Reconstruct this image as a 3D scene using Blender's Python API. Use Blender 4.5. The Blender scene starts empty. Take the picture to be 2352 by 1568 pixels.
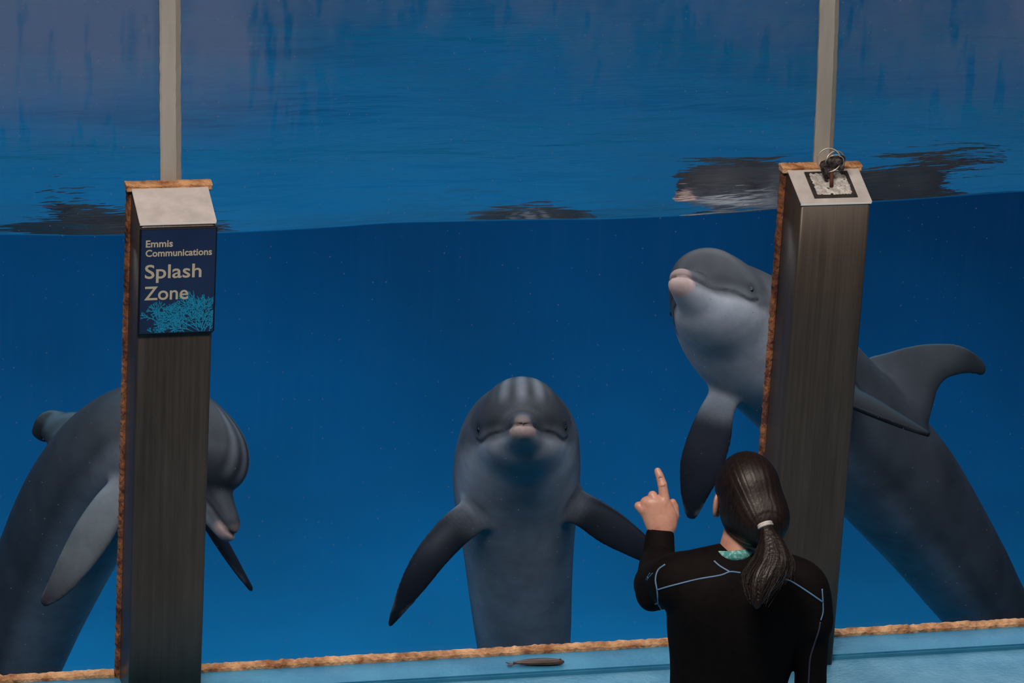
import bpy, bmesh, math, random
import numpy as np
from mathutils import Vector, Matrix
from mathutils.bvhtree import BVHTree

random.seed(7)
rng = np.random.default_rng(7)
SC = bpy.context.scene
COL = SC.collection
PI = math.pi

# ------------------------------------------------------------------ camera
FPX, PITCH, YAW, ROLL = 10200.0, .344, .269, .055
CP = np.array([0, -12.5, 5.755])
FW = np.array([math.sin(YAW) * math.cos(PITCH), math.cos(YAW) * math.cos(PITCH), -math.sin(PITCH)])
_r = np.array([math.cos(YAW), -math.sin(YAW), 0.0])
_u = np.cross(_r, FW)
RT = math.cos(ROLL) * _r + math.sin(ROLL) * _u
UP = -math.sin(ROLL) * _r + math.cos(ROLL) * _u
cam = bpy.data.cameras.new('camera')
co = bpy.data.objects.new('camera', cam)
COL.objects.link(co)
co.matrix_world = Matrix(((RT[0], UP[0], -FW[0], CP[0]), (RT[1], UP[1], -FW[1], CP[1]), (RT[2], UP[2], -FW[2], CP[2]), (0, 0, 0, 1)))
cam.sensor_width = 36.0
cam.lens = 36.0 * FPX / 2352.0
cam.clip_end = 200
SC.camera = co

# ------------------------------------------------------------------ view, world, large lights
vs = SC.view_settings
vs.view_transform = 'Standard'
vs.look = 'None'
vs.exposure = 0.0
vs.gamma = 1.0
vs.use_curve_mapping = False
SC.cycles.transparent_max_bounces = 24
SC.cycles.caustics_reflective = False
SC.cycles.use_denoising = True
SC.cycles.max_bounces = 7
SC.cycles.diffuse_bounces = 2
SC.cycles.glossy_bounces = 2
SC.cycles.transmission_bounces = 4
SC.cycles.adaptive_threshold = .04

world = bpy.data.worlds.new('world')
SC.world = world
world.use_nodes = True
world.node_tree.nodes['Background'].inputs[0].default_value = (0.55, 0.6, 0.75, 1)
world.node_tree.nodes['Background'].inputs[1].default_value = 0.05


def area(name, loc, aim, sx, sy, watts, col=(1, 1, 1), spread=PI):
    l = bpy.data.lights.new(name, 'AREA')
    l.shape = 'RECTANGLE'
    l.size, l.size_y = sx, sy
    l.energy = watts
    l.color = col
    l.spread = spread
    o = bpy.data.objects.new(name, l)
    COL.objects.link(o)
    o.location = loc
    o.rotation_euler = (Vector(aim) - Vector(loc)).to_track_quat('-Z', 'Y').to_euler()
    return o


# warm house lights of the hall, high over the audience
area('hall_lamp', (1.0, -5.5, 7.5), (3.2, -0.5, 0.5), 2.2, 1.2, 420, (1.0, .86, .74))
area('hall_lamp', (6.5, -5.0, 7.5), (3.4, -0.5, 0.8), 2.0, 1.2, 110, (1.0, .88, .78))
# unseen fill lights added just under the surface, standing in for light entering it
area('underwater_fill', (3.3, 1.3, 1.40), (3.3, 1.0, -2), 7.0, 1.8, 62, (1.0, .95, .90))
area('underwater_fill', (3.8, 4.0, 1.40), (3.8, 4.0, -2), 9.0, 2.6, 270, (.6, .95, 1.0), math.radians(160))
area('underwater_fill', (3.4, .14, 1.42), (3.4, 1.7, -.1), 7.0, .12, 32, (1.0, .95, .92))  # strip added behind the glass to brighten the dolphins' faces


# ------------------------------------------------------------------ pixel rays (to find where a thing stands)
def ray(x, y):
    return FW + RT * (x - 1176) / FPX - UP * (y - 784) / FPX


def atY(x, y, Y):
    d = ray(x, y)
    return CP + d * (Y - CP[1]) / d[1]


def atZ(x, y, Z):
    d = ray(x, y)
    return CP + d * (Z - CP[2]) / d[2]


def atD(x, y, z):
    return CP + ray(x, y) * z


def nrm(v):
    v = np.asarray(v, float)
    return v / np.linalg.norm(v)


# ------------------------------------------------------------------ materials
def mat(name):
    m = bpy.data.materials.new(name)
    m.use_nodes = True
    nt = m.node_tree
    nt.nodes.clear()
    out = nt.nodes.new('ShaderNodeOutputMaterial')
    return m, nt, out


def N(nt, t, **kw):
    n = nt.nodes.new(t)
    for k, v in kw.items():
        if k.startswith('i_'):
            n.inputs[k[2:].replace('_', ' ')].default_value = v
        else:
            setattr(n, k, v)
    return n


def ramp(nt, src, stops):
    r = nt.nodes.new('ShaderNodeValToRGB')
    el = r.color_ramp.elements
    while len(el) < len(stops):
        el.new(0.5)
    for e, (p, c) in zip(el, stops):
        e.position = p
        e.color = (*c, 1) if len(c) == 3 else c
    nt.links.new(src, r.inputs[0])
    return r.outputs[0]


def noise(nt, scale, detail=4, rough=.55, stretch=(1, 1, 1), kind='Object', offset=(0, 0, 0)):
    tc = N(nt, 'ShaderNodeTexCoord')
    mp = N(nt, 'ShaderNodeMapping')
    mp.inputs['Scale'].default_value = stretch
    mp.inputs['Location'].default_value = offset
    nt.links.new(tc.outputs[kind], mp.inputs[0])
    n = N(nt, 'ShaderNodeTexNoise')
    n.inputs['Scale'].default_value = scale
    n.inputs['Detail'].default_value = detail
    n.inputs['Roughness'].default_value = rough
    nt.links.new(mp.outputs[0], n.inputs['Vector'])
    return n.outputs['Fac']


def math_n(nt, op, a, b=None, clamp=False):
    n = nt.nodes.new('ShaderNodeMath')
    n.operation = op
    n.use_clamp = clamp
    for i, v in enumerate((a, b)):
        if v is None:
            continue
        if isinstance(v, (int, float)):
            n.inputs[i].default_value = v
        else:
            nt.links.new(v, n.inputs[i])
    return n.outputs[0]


def simple(name, c1, c2=None, scale=8, rough=.6, metal=0.0, stretch=(1, 1, 1), bump=0.0, lo=.35, hi=.65, bscale=None, spec=.5, detail=5):
    m, nt, out = mat(name)
    b = N(nt, 'ShaderNodeBsdfPrincipled')
    b.inputs['Roughness'].default_value = rough
    b.inputs['Metallic'].default_value = metal
    b.inputs['Specular IOR Level'].default_value = spec
    if c2 is None:
        b.inputs['Base Color'].default_value = (*c1, 1)
    else:
        nf = noise(nt, scale, detail, stretch=stretch)
        nt.links.new(ramp(nt, nf, [(lo, c1), (hi, c2)]), b.inputs['Base Color'])
    if bump:
        nb = noise(nt, bscale or scale * 3, 5, stretch=stretch)
        bn = N(nt, 'ShaderNodeBump')
        bn.inputs['Strength'].default_value = bump
        bn.inputs['Distance'].default_value = .01
        nt.links.new(nb, bn.inputs['Height'])
        nt.links.new(bn.outputs[0], b.inputs['Normal'])
    nt.links.new(b.outputs[0], out.inputs[0])
    m['bsdf'] = 1
    return m


M = {}


def water_volume(nt, out):
    ab = N(nt, 'ShaderNodeVolumeAbsorption')
    ab.inputs['Color'].default_value = (.45, .66, .88, 1)
    ab.inputs['Density'].default_value = .30
    nt.links.new(ab.outputs[0], out.inputs['Volume'])


def make_water_mats():
    m, nt, out = mat('water_top')
    g = N(nt, 'ShaderNodeBsdfGlass')
    g.inputs['IOR'].default_value = 1.33
    g.inputs['Roughness'].default_value = 0.0
    n1 = noise(nt, 5.0, 3, .5, stretch=(.7, 2.2, 1))
    n2 = noise(nt, 22.0, 2, .5, stretch=(.5, 2.0, 1))
    h = math_n(nt, 'ADD', n1, math_n(nt, 'MULTIPLY', n2, .10))
    b = N(nt, 'ShaderNodeBump')
    b.inputs['Strength'].default_value = 1.0
    b.inputs['Distance'].default_value = .010
    nt.links.new(h, b.inputs['Height'])
    nt.links.new(b.outputs[0], g.inputs['Normal'])
    nt.links.new(g.outputs[0], out.inputs[0])
    water_volume(nt, out)
    M['water_top'] = m
    m, nt, out = mat('water_side')
    t = N(nt, 'ShaderNodeBsdfTransparent')
    nt.links.new(t.outputs[0], out.inputs[0])
    water_volume(nt, out)
    M['water_side'] = m


make_water_mats()


def make_glass():
    m, nt, out = mat('acrylic')
    tr = N(nt, 'ShaderNodeBsdfTransparent')
    tr.inputs['Color'].default_value = (.97, .985, 1, 1)
    gl = N(nt, 'ShaderNodeBsdfGlossy')
    gl.inputs['Roughness'].default_value = .08
    gl.inputs['Color'].default_value = (1, 1, 1, 1)
    mx = N(nt, 'ShaderNodeMixShader')
    lw = N(nt, 'ShaderNodeLayerWeight')
    lw.inputs['Blend'].default_value = .25
    nt.links.new(math_n(nt, 'MULTIPLY', lw.outputs['Fresnel'], .45), mx.inputs[0])
    nt.links.new(tr.outputs[0], mx.inputs[1])
    nt.links.new(gl.outputs[0], mx.inputs[2])
    # mineral haze with run marks on the dry upper part, fine streaks and dried droplets
    tc = N(nt, 'ShaderNodeTexCoord')
    sp = N(nt, 'ShaderNodeSeparateXYZ')
    nt.links.new(tc.outputs['Object'], sp.inputs[0])
    X, Z = sp.outputs[0], sp.outputs[2]
    big = noise(nt, 3.2, 4, .7, stretch=(1, 1, .55))
    drip = noise(nt, 13, 3, .6, stretch=(1, 1, .2))
    # the haze is thick over the seams' sides high up: by height and by distance from the middle pane
    zt = math_n(nt, 'DIVIDE', math_n(nt, 'SUBTRACT', Z, 1.74), .34, clamp=True)
    lft = math_n(nt, 'DIVIDE', math_n(nt, 'SUBTRACT', 2.95, X), .45, clamp=True)
    rgt = math_n(nt, 'MULTIPLY', math_n(nt, 'DIVIDE', math_n(nt, 'SUBTRACT', X, 4.0), .9, clamp=True), .6)
    mid_ = math_n(nt, 'MULTIPLY', math_n(nt, 'DIVIDE', math_n(nt, 'SUBTRACT', Z, 2.05), .2, clamp=True), .35)
    side = math_n(nt, 'MAXIMUM', math_n(nt, 'ADD', lft, rgt), mid_)
    a = math_n(nt, 'MULTIPLY', zt, side)
    a = math_n(nt, 'ADD', a, math_n(nt, 'MULTIPLY', math_n(nt, 'MULTIPLY', math_n(nt, 'SUBTRACT', big, .5), 2.0), zt))
    a = math_n(nt, 'SUBTRACT', a, math_n(nt, 'MULTIPLY', math_n(nt, 'SUBTRACT', drip, .55, clamp=True), 5.0))
    hz = math_n(nt, 'MULTIPLY', math_n(nt, 'MULTIPLY', a, 1.0, clamp=True), .58)
    st = noise(nt, 60, 2, .6, stretch=(1, 1, .03))
    st = math_n(nt, 'MULTIPLY', math_n(nt, 'SUBTRACT', st, .45, clamp=True), .05)
    vo = N(nt, 'ShaderNodeTexVoronoi', voronoi_dimensions='2D')
    cx_ = N(nt, 'ShaderNodeCombineXYZ')
    nt.links.new(X, cx_.inputs[0])
    nt.links.new(Z, cx_.inputs[1])
    vo.inputs['Scale'].default_value = 22
    nt.links.new(cx_.outputs[0], vo.inputs['Vector'])
    rnd = N(nt, 'ShaderNodeSeparateColor')
    nt.links.new(vo.outputs['Color'], rnd.inputs[0])
    dot = math_n(nt, 'LESS_THAN', vo.outputs['Distance'], math_n(nt, 'ADD', math_n(nt, 'MULTIPLY', rnd.outputs[1], .036), .017))
    dot = math_n(nt, 'MULTIPLY', dot, math_n(nt, 'GREATER_THAN', rnd.outputs[0], .70))
    dot = math_n(nt, 'MULTIPLY', dot, .55)
    fac = math_n(nt, 'ADD', math_n(nt, 'ADD', hz, st), dot, clamp=True)
    df = N(nt, 'ShaderNodeBsdfDiffuse')
    df.inputs['Color'].default_value = (.15, .19, .33, 1)
    m2 = N(nt, 'ShaderNodeMixShader')
    nt.links.new(fac, m2.inputs[0])
    nt.links.new(mx.outputs[0], m2.inputs[1])
    nt.links.new(df.outputs[0], m2.inputs[2])
    nt.links.new(m2.outputs[0], out.inputs[0])
    M['acrylic'] = m
    m, nt, out = mat('acrylic_clear')
    tr = N(nt, 'ShaderNodeBsdfTransparent')
    tr.inputs['Color'].default_value = (.97, .985, 1, 1)
    nt.links.new(tr.outputs[0], out.inputs[0])
    M['acrylic_clear'] = m


make_glass()


def make_steel(name, c1, c2, rough, metal):
    m, nt, out = mat(name)
    b = N(nt, 'ShaderNodeBsdfPrincipled')
    b.inputs['Metallic'].default_value = metal
    br = noise(nt, 90, 4, .6, stretch=(1, 1, .012))
    st = noise(nt, 9, 5, .7, stretch=(1, 1, .16))
    f = math_n(nt, 'ADD', math_n(nt, 'MULTIPLY', br, .35), math_n(nt, 'MULTIPLY', st, .65))
    nt.links.new(ramp(nt, f, [(.36, c1), (.66, c2)]), b.inputs['Base Color'])
    nt.links.new(math_n(nt, 'ADD', math_n(nt, 'MULTIPLY', br, .18), rough - .09), b.inputs['Roughness'])
    bn = N(nt, 'ShaderNodeBump')
    bn.inputs['Strength'].default_value = .25
    bn.inputs['Distance'].default_value = .002
    nt.links.new(br, bn.inputs['Height'])
    nt.links.new(bn.outputs[0], b.inputs['Normal'])
    nt.links.new(b.outputs[0], out.inputs[0])
    return m


M['steel'] = make_steel('brushed_steel', (.050, .038, .031), (.100, .080, .066), .42, .28)
M['steel_cap'] = simple('salted_steel', (.74, .69, .67), (.92, .86, .84), 16, .5, .25, bump=.15)
M['steel_edge'] = simple('bright_edge', (.92, .88, .86), rough=.4, metal=.0)
M['rust'] = simple('rusty_sealant', (.10, .028, .014), (.36, .13, .05), 26, .8, bump=.9, bscale=60, lo=.38, hi=.62)
M['rust_pale'] = simple('stained_sealant', (.34, .13, .05), (.85, .47, .24), 20, .8, bump=.9, bscale=55, lo=.33, hi=.62)
M['seam'] = simple('joint_strip', (.34, .32, .29), (.46, .43, .39), 12, .7, bump=.2, stretch=(1, 1, .2))
M['seam_side'] = simple('joint_fillet', (.26, .245, .215), (.33, .31, .28), 14, .7, stretch=(1, 1, .2))
M['plinth'] = simple('teal_paint', (.03, .20, .36), (.05, .27, .44), 5, .35, bump=.25, bscale=50)
M['deck'] = simple('wet_blue_paint', (.07, .26, .42), (.13, .35, .52), 7, .22, bump=.35, bscale=70)
M['tankwall'] = simple('pool_paint', (.002, .165, .21), (.003, .24, .31), .55, .85, lo=.3, hi=.7, detail=3)
M['hall'] = simple('dark_hall', (.02, .02, .022), rough=.9)
M['board'] = simple('navy_board', (.010, .022, .075), (.013, .030, .09), 6, .4)
M['board_edge'] = simple('black_board_edge', (.006, .006, .012), rough=.4)
M['letters'] = simple('tan_letters', (.52, .45, .34), rough=.6)
M['coral'] = simple('coral_print', (.010, .26, .48), rough=.5)
M['black'] = simple('black_plate', (.02, .018, .018), (.05, .045, .045), 40, .6)
M['residue'] = simple('white_sealant', (.45, .42, .39), (.82, .80, .77), 45, .8, bump=.8, bscale=80)
M['wire'] = simple('galvanised_wire', (.62, .58, .53), rough=.35, metal=.6)
M['darkmetal'] = simple('corroded_metal', (.015, .012, .012), (.16, .13, .12), 60, .45, .5, bump=.5)
M['rustbolt'] = simple('rusted_bolt', (.09, .03, .018), (.20, .07, .04), 50, .8)
M['fish'] = simple('fish_skin', (.030, .014, .012), (.15, .09, .065), 40, .35, stretch=(.25, 1, 1))
M['fish_belly'] = simple('fish_fin', (.06, .04, .035), (.12, .09, .08), 30, .5)


# ------------------------------------------------------------------ object helpers
def new_obj(name, me, m=None, parent=None, smooth=False):
    o = bpy.data.objects.new(name, me)
    COL.objects.link(o)
    if m is not None:
        if isinstance(m, (list, tuple)):
            for k in m:
                me.materials.append(k)
        else:
            me.materials.append(m)
    if parent is not None:
        o.parent = parent
    if smooth and len(me.polygons):
        me.polygons.foreach_set('use_smooth', np.ones(len(me.polygons), bool))
    return o


def from_bm(name, bm, m, parent=None, smooth=False):
    me = bpy.data.meshes.new(name)
    bmesh.ops.recalc_face_normals(bm, faces=bm.faces)
    bm.to_mesh(me)
    bm.free()
    return new_obj(name, me, m, parent, smooth)


def tag(o, label=None, cat=None, group=None, kind=None):
    if label:
        o['label'] = label
    if cat:
        o['category'] = cat
    if group:
        o['group'] = group
    if kind:
        o['kind'] = kind
    return o


def empty(name, loc, label, cat, group=None):
    o = bpy.data.objects.new(name, None)
    COL.objects.link(o)
    o.location = loc
    o.empty_display_size = .1
    bpy.context.view_layer.update()
    return tag(o, label, cat, group)


def keep(o, parent):
    """parent while the mesh stays in world coordinates"""
    o.parent = parent
    o.matrix_parent_inverse = Matrix.Translation(-Vector(parent.location))
    return o


def bm_box(lo, hi, bev=0.0, seg=2):
    bm = bmesh.new()
    bmesh.ops.create_cube(bm, size=1)
    lo, hi = np.array(lo, float), np.array(hi, float)
    for v in bm.verts:
        v.co = Vector((lo + hi) / 2 + np.array(v.co) * (hi - lo))
    if bev:
        bmesh.ops.bevel(bm, geom=list(bm.edges), offset=bev, segments=seg, affect='EDGES')
    return bm


def structure(o):
    o['kind'] = 'structure'
    return o


def tube(name, pts, rad, m, parent=None, sides=8, closed=False):
    """a round tube swept along world points"""
    pts = [np.array(p, float) for p in pts]
    n = len(pts)
    rads = rad if hasattr(rad, '__len__') else [rad] * n
    V, Fc = [], []
    prev = None
    for i in range(n):
        if closed:
            t = nrm(pts[(i + 1) % n] - pts[i - 1])
        else:
            t = nrm(pts[min(i + 1, n - 1)] - pts[max(i - 1, 0)])
        if prev is None:
            a = np.cross(t, [0, 0, 1.0])
            if np.linalg.norm(a) < .1:
                a = np.cross(t, [1.0, 0, 0])
        else:
            a = prev - t * np.dot(prev, t)
        a = nrm(a)
        prev = a
        b = np.cross(t, a)
        for k in range(sides):
            an = 2 * PI * k / sides
            V.append(pts[i] + rads[i] * (math.cos(an) * a + math.sin(an) * b))
    for i in range(n if closed else n - 1):
        j = (i + 1) % n
        for k in range(sides):
            l = (k + 1) % sides
            Fc.append((i * sides + k, i * sides + l, j * sides + l, j * sides + k))
    if not closed:
        Fc.append(tuple(range(sides))[::-1])
        Fc.append(tuple((n - 1) * sides + k for k in range(sides)))
    me = bpy.data.meshes.new(name)
    me.from_pydata([tuple(v) for v in V], [], Fc)
    o = new_obj(name, me, m, None, True)
    if parent is not None:
        keep(o, parent)
    return o


def catmull(P, n):
    P = np.array(P, float)
    Q = np.vstack([2 * P[0] - P[1], P, 2 * P[-1] - P[-2]])
    out = []
    for i in range(1, len(Q) - 2):
        for k in range(n):
            t = k / n
            a, b, c, d = Q[i - 1], Q[i], Q[i + 1], Q[i + 2]
            out.append(.5 * ((2 * b) + (c - a) * t + (2 * a - 5 * b + 4 * c - d) * t * t + (3 * b - a - 3 * c + d) * t ** 3))
    out.append(P[-1])
    return np.array(out)


def bead(name, p0, p1, u, v, w, h, m, jag=.004, n=120, round_=True):
    """an irregular strip of sealant from p0 to p1: width w along u, height h along v"""
    p0, p1, u, v = (np.array(a, float) for a in (p0, p1, u, v))
    sec = [(0, 0), (0, .55), (.12, .9), (.4, 1.0), (.75, .72), (1.0, .42), (1.0, 0)]
    V, Fc = [], []
    k = len(sec)
    j1 = np.convolve(rng.normal(0, 1, n + 8), np.ones(3) / 3, 'same')
    j2 = rng.normal(0, 1, n + 8)
    for i in range(n + 1):
        c = p0 + (p1 - p0) * i / n
        for q, (a, b) in enumerate(sec):
            ja = jag * (j1[i] * .8 + rng.normal(0, .35)) if q in (4, 5, 6) else 0
            jb = jag * (j2[i] * .5 + rng.normal(0, .4)) if 1 <= q <= 5 else 0
            V.append(c + u * (a * w + ja) + v * (b * h + jb))
    for i in range(n):
        for q in range(k):
            l = (q + 1) % k
            Fc.append((i * k + q, i * k + l, (i + 1) * k + l, (i + 1) * k + q))
    Fc.append(tuple(range(k)))
    Fc.append(tuple(n * k + q for q in range(k))[::-1])
    me = bpy.data.meshes.new(name)
    me.from_pydata([tuple(x) for x in V], [], Fc)
    bm = bmesh.new()
    bm.from_mesh(me)
    bmesh.ops.recalc_face_normals(bm, faces=bm.faces)
    bm.to_mesh(me)
    bm.free()
    return new_obj(name, me, m)


# ------------------------------------------------------------------ distance fields to smooth bodies
class Field:
    def __init__(s, lo, hi, h):
        s.lo = np.array(lo, float)
        s.h = h
        s.n = np.ceil((np.array(hi, float) - s.lo) / h).astype(int) + 1
        s.g = np.full(tuple(s.n), .06, np.float32)

    def win(s, c, r):
        a = np.maximum(np.floor((c - r - s.lo) / s.h).astype(int), 0)
        b = np.minimum(np.ceil((c + r - s.lo) / s.h).astype(int) + 1, s.n)
        if (b <= a).any():
            return None, None
        sl = tuple(slice(i, j) for i, j in zip(a, b))
        ax = [(s.lo[i] + np.arange(a[i], b[i]) * s.h - c[i]).astype(np.float32) for i in range(3)]
        return sl, ax

    def ell(s, c, A, r, k=.008, sub=False):
        """blend in an ellipsoid: centre c, rows of A its axes, radii r"""
        c, A, r = np.array(c, float), np.array(A, np.float32), np.array(r, np.float32)
        ext = np.sqrt(((A * r[:, None]) ** 2).sum(0)) + max(2.5 * k, 3 * s.h)
        sl, ax = s.win(c, ext)
        if sl is None:
            return
        X, Y, Z = ax[0][:, None, None], ax[1][None, :, None], ax[2][None, None, :]
        q0 = q1 = 0
        for i in range(3):
            l = A[i, 0] * X + A[i, 1] * Y + A[i, 2] * Z
            l = l / r[i]
            q0 = q0 + l * l
            l = l / r[i]
            q1 = q1 + l * l
        k0 = np.sqrt(q0)
        d = k0 * (k0 - 1) / np.sqrt(q1 + 1e-12)
        g = s.g[sl]
        if sub:
            a, b = g, -d
            hh = np.maximum(k - np.abs(a - b), 0) / k
            s.g[sl] = np.maximum(a, b) + hh * hh * k * .25
        else:
            hh = np.maximum(k - np.abs(g - d), 0) / k
            s.g[sl] = np.minimum(g, d) - hh * hh * k * .25

    def cap(s, p, q, r1, r2, k=.006, flat=1.0, up=(0, 0, 1), n=None):
        """a tapered rounded limb from p to q (flat < 1 squashes it along up)"""
        p, q = np.array(p, float), np.array(q, float)
        L = np.linalg.norm(q - p)
        t = (q - p) / max(L, 1e-9)
        n = n or max(2, int(L / (min(r1, r2) * .28)) + 2)
        u = np.array(up, float)
        u = u - t * np.dot(u, t)
        u = nrm(u) if np.linalg.norm(u) > 1e-3 else nrm(np.cross(t, [1, .3, .2]))
        w = np.cross(t, u)
        for i in range(n):
            f = i / (n - 1)
            r = r1 + (r2 - r1) * f
            s.ell(p + (q - p) * f, (t, u, w), (r, r * flat, r), k=k)

    def merge(s, o, k):
        hh = np.maximum(k - np.abs(s.g - o.g), 0) / k
        s.g = np.minimum(s.g, o.g) - hh * hh * k * .25

    def sample(s, P):
        P = np.atleast_2d(P)
        q = np.clip((P - s.lo) / s.h, 0, s.n - 1.001)
        i = q.astype(int)
        f = q - i
        out = 0
        for a in (0, 1):
            for b in (0, 1):
                for c in (0, 1):
                    w = (f[:, 0] if a else 1 - f[:, 0]) * (f[:, 1] if b else 1 - f[:, 1]) * (f[:, 2] if c else 1 - f[:, 2])
                    out = out + w * s.g[i[:, 0] + a, i[:, 1] + b, i[:, 2] + c]
        return out

    def surface(s):
        """surface nets: vertices n x 3 and quads"""
        g = s.g
        ins = g < 0
        c = np.zeros(np.array(g.shape) - 1, np.int8)
        for a in (0, 1):
            for b in (0, 1):
                for d in (0, 1):
                    c += ins[a:a + c.shape[0], b:b + c.shape[1], d:d + c.shape[2]]
        mix = (c > 0) & (c < 8)
        idx = np.argwhere(mix)
        ids = np.full(c.shape, -1, np.int64)
        ids[mix] = np.arange(len(idx))
        acc = np.zeros((len(idx), 3))
        cnt = np.zeros(len(idx))
        cor = [(a, b, d) for a in (0, 1) for b in (0, 1) for d in (0, 1)]
        for p in cor:
            for ax in range(3):
                if p[ax] == 0:
                    q = list(p)
                    q[ax] = 1
                    v0 = g[idx[:, 0] + p[0], idx[:, 1] + p[1], idx[:, 2] + p[2]]
                    v1 = g[idx[:, 0] + q[0], idx[:, 1] + q[1], idx[:, 2] + q[2]]
                    m = (v0 < 0) != (v1 < 0)
                    t = v0[m] / (v0[m] - v1[m])
                    pos = np.tile(np.array(p, float), (m.sum(), 1))
                    pos[:, ax] = t
                    acc[m] += pos
                    cnt[m] += 1
        V = s.lo + (idx + acc / cnt[:, None]) * s.h
        Q = []
        for ax in range(3):
            sl0 = [slice(None)] * 3
            sl1 = [slice(None)] * 3
            sl0[ax] = slice(0, -1)
            sl1[ax] = slice(1, None)
            cr = ins[tuple(sl0)] != ins[tuple(sl1)]
            e = np.argwhere(cr)
            o1, o2 = [(1, 2), (2, 0), (0, 1)][ax]
            ok = (e[:, o1] > 0) & (e[:, o2] > 0) & (e[:, o1] < g.shape[o1] - 1) & (e[:, o2] < g.shape[o2] - 1)
            e = e[ok]
            def cid(d1, d2):
                f = e.copy()
                f[:, o1] += d1
                f[:, o2] += d2
                return ids[f[:, 0], f[:, 1], f[:, 2]]
            q = np.stack([cid(-1, -1), cid(0, -1), cid(0, 0), cid(-1, 0)], 1)
            fl = ~ins[e[:, 0], e[:, 1], e[:, 2]]
            q[fl] = q[fl][:, ::-1]
            Q.append(q)
        Q = np.vstack(Q)
        Q = Q[(Q >= 0).all(1)]
        return V, Q


def np_mesh(name, V, Q):
    me = bpy.data.meshes.new(name)
    me.vertices.add(len(V))
    me.vertices.foreach_set('co', np.asarray(V, np.float32).ravel())
    me.loops.add(Q.size)
    me.loops.foreach_set('vertex_index', Q.astype(np.int32).ravel())
    me.polygons.add(len(Q))
    me.polygons.foreach_set('loop_start', np.arange(0, Q.size, Q.shape[1], dtype=np.int32))
    me.update(calc_edges=True)
    me.polygons.foreach_set('use_smooth', np.ones(len(Q), bool))
    return me


def set_attr(me, name, C):
    a = me.color_attributes.new(name, 'FLOAT_COLOR', 'POINT')
    C4 = np.ones((len(C), 4), np.float32)
    C4[:, :3] = C
    a.data.foreach_set('color', C4.ravel())


# ================================================================== THE SETTING
X1, X2, CW, CD = 2.3475, 4.4018, .2269, .1957
LEDGE = .055
ZTOP = 3.1
WZ = 1.50

# floor in front of the window, plinth, dark hall around
structure(from_bm('floor', bm_box((-3, -16, -.12), (11, -.15, .038)), M['deck']))
bm = bm_box((-3, -.16, -.12), (11, .004, LEDGE), .006, 2)
structure(from_bm('trim_1', bm, M['plinth']))
structure(from_bm('wall_back', bm_box((-3, -16.3, -.1), (11, -16, 9)), M['hall']))

# tank
def coved_tank():
    """floor that sweeps up into the far wall in one smooth curve"""
    prof = [(.05, -2.1), (1.5, -2.1), (3.4, -2.08)]
    for t in np.linspace(0, PI / 2, 22):
        prof.append((5.3 + 3.0 * math.sin(t), -2.08 + 3.0 * (1 - math.cos(t))))
    prof.append((8.3, 2.6))
    xs = np.linspace(-3.2, 11.2, 30)
    nf = 12
    for name, rows in (('tank_floor', prof[:nf + 1]), ('wall_far', prof[nf:])):
        V = [(x, y, z) for y, z in rows for x in xs]
        nx = len(xs)
        Fc = [(i * nx + j, i * nx + j + 1, (i + 1) * nx + j + 1, (i + 1) * nx + j) for i in range(len(rows) - 1) for j in range(nx - 1)]
        me = bpy.data.meshes.new(name)
        me.from_pydata(V, [], Fc)
        structure(new_obj(name, me, M['tankwall'], None, True))


coved_tank()
structure(from_bm('wall_left', bm_box((-3.2, .05, -2.1), (-2.9, 8.3, 2.6)), M['tankwall']))
structure(from_bm('wall_right', bm_box((10.9, .05, -2.1), (11.2, 8.3, 2.6)), M['tankwall']))
structure(from_bm('wall_front', bm_box((-3.2, .05, -2.1), (11.2, .07, -.04)), M['tankwall']))

for i, (a, b) in enumerate(((-3.0, X1), (X1, X2), (X2, 11.0))):
    o = structure(from_bm('window_%d' % (i + 1), bm_box((a + .004, .006, -.04), (b - .004, .036, ZTOP)), [M['acrylic'], M['acrylic_clear']]))
    for p in o.data.polygons:
        p.material_index = 0 if p.normal.y < -.5 else 1


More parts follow.
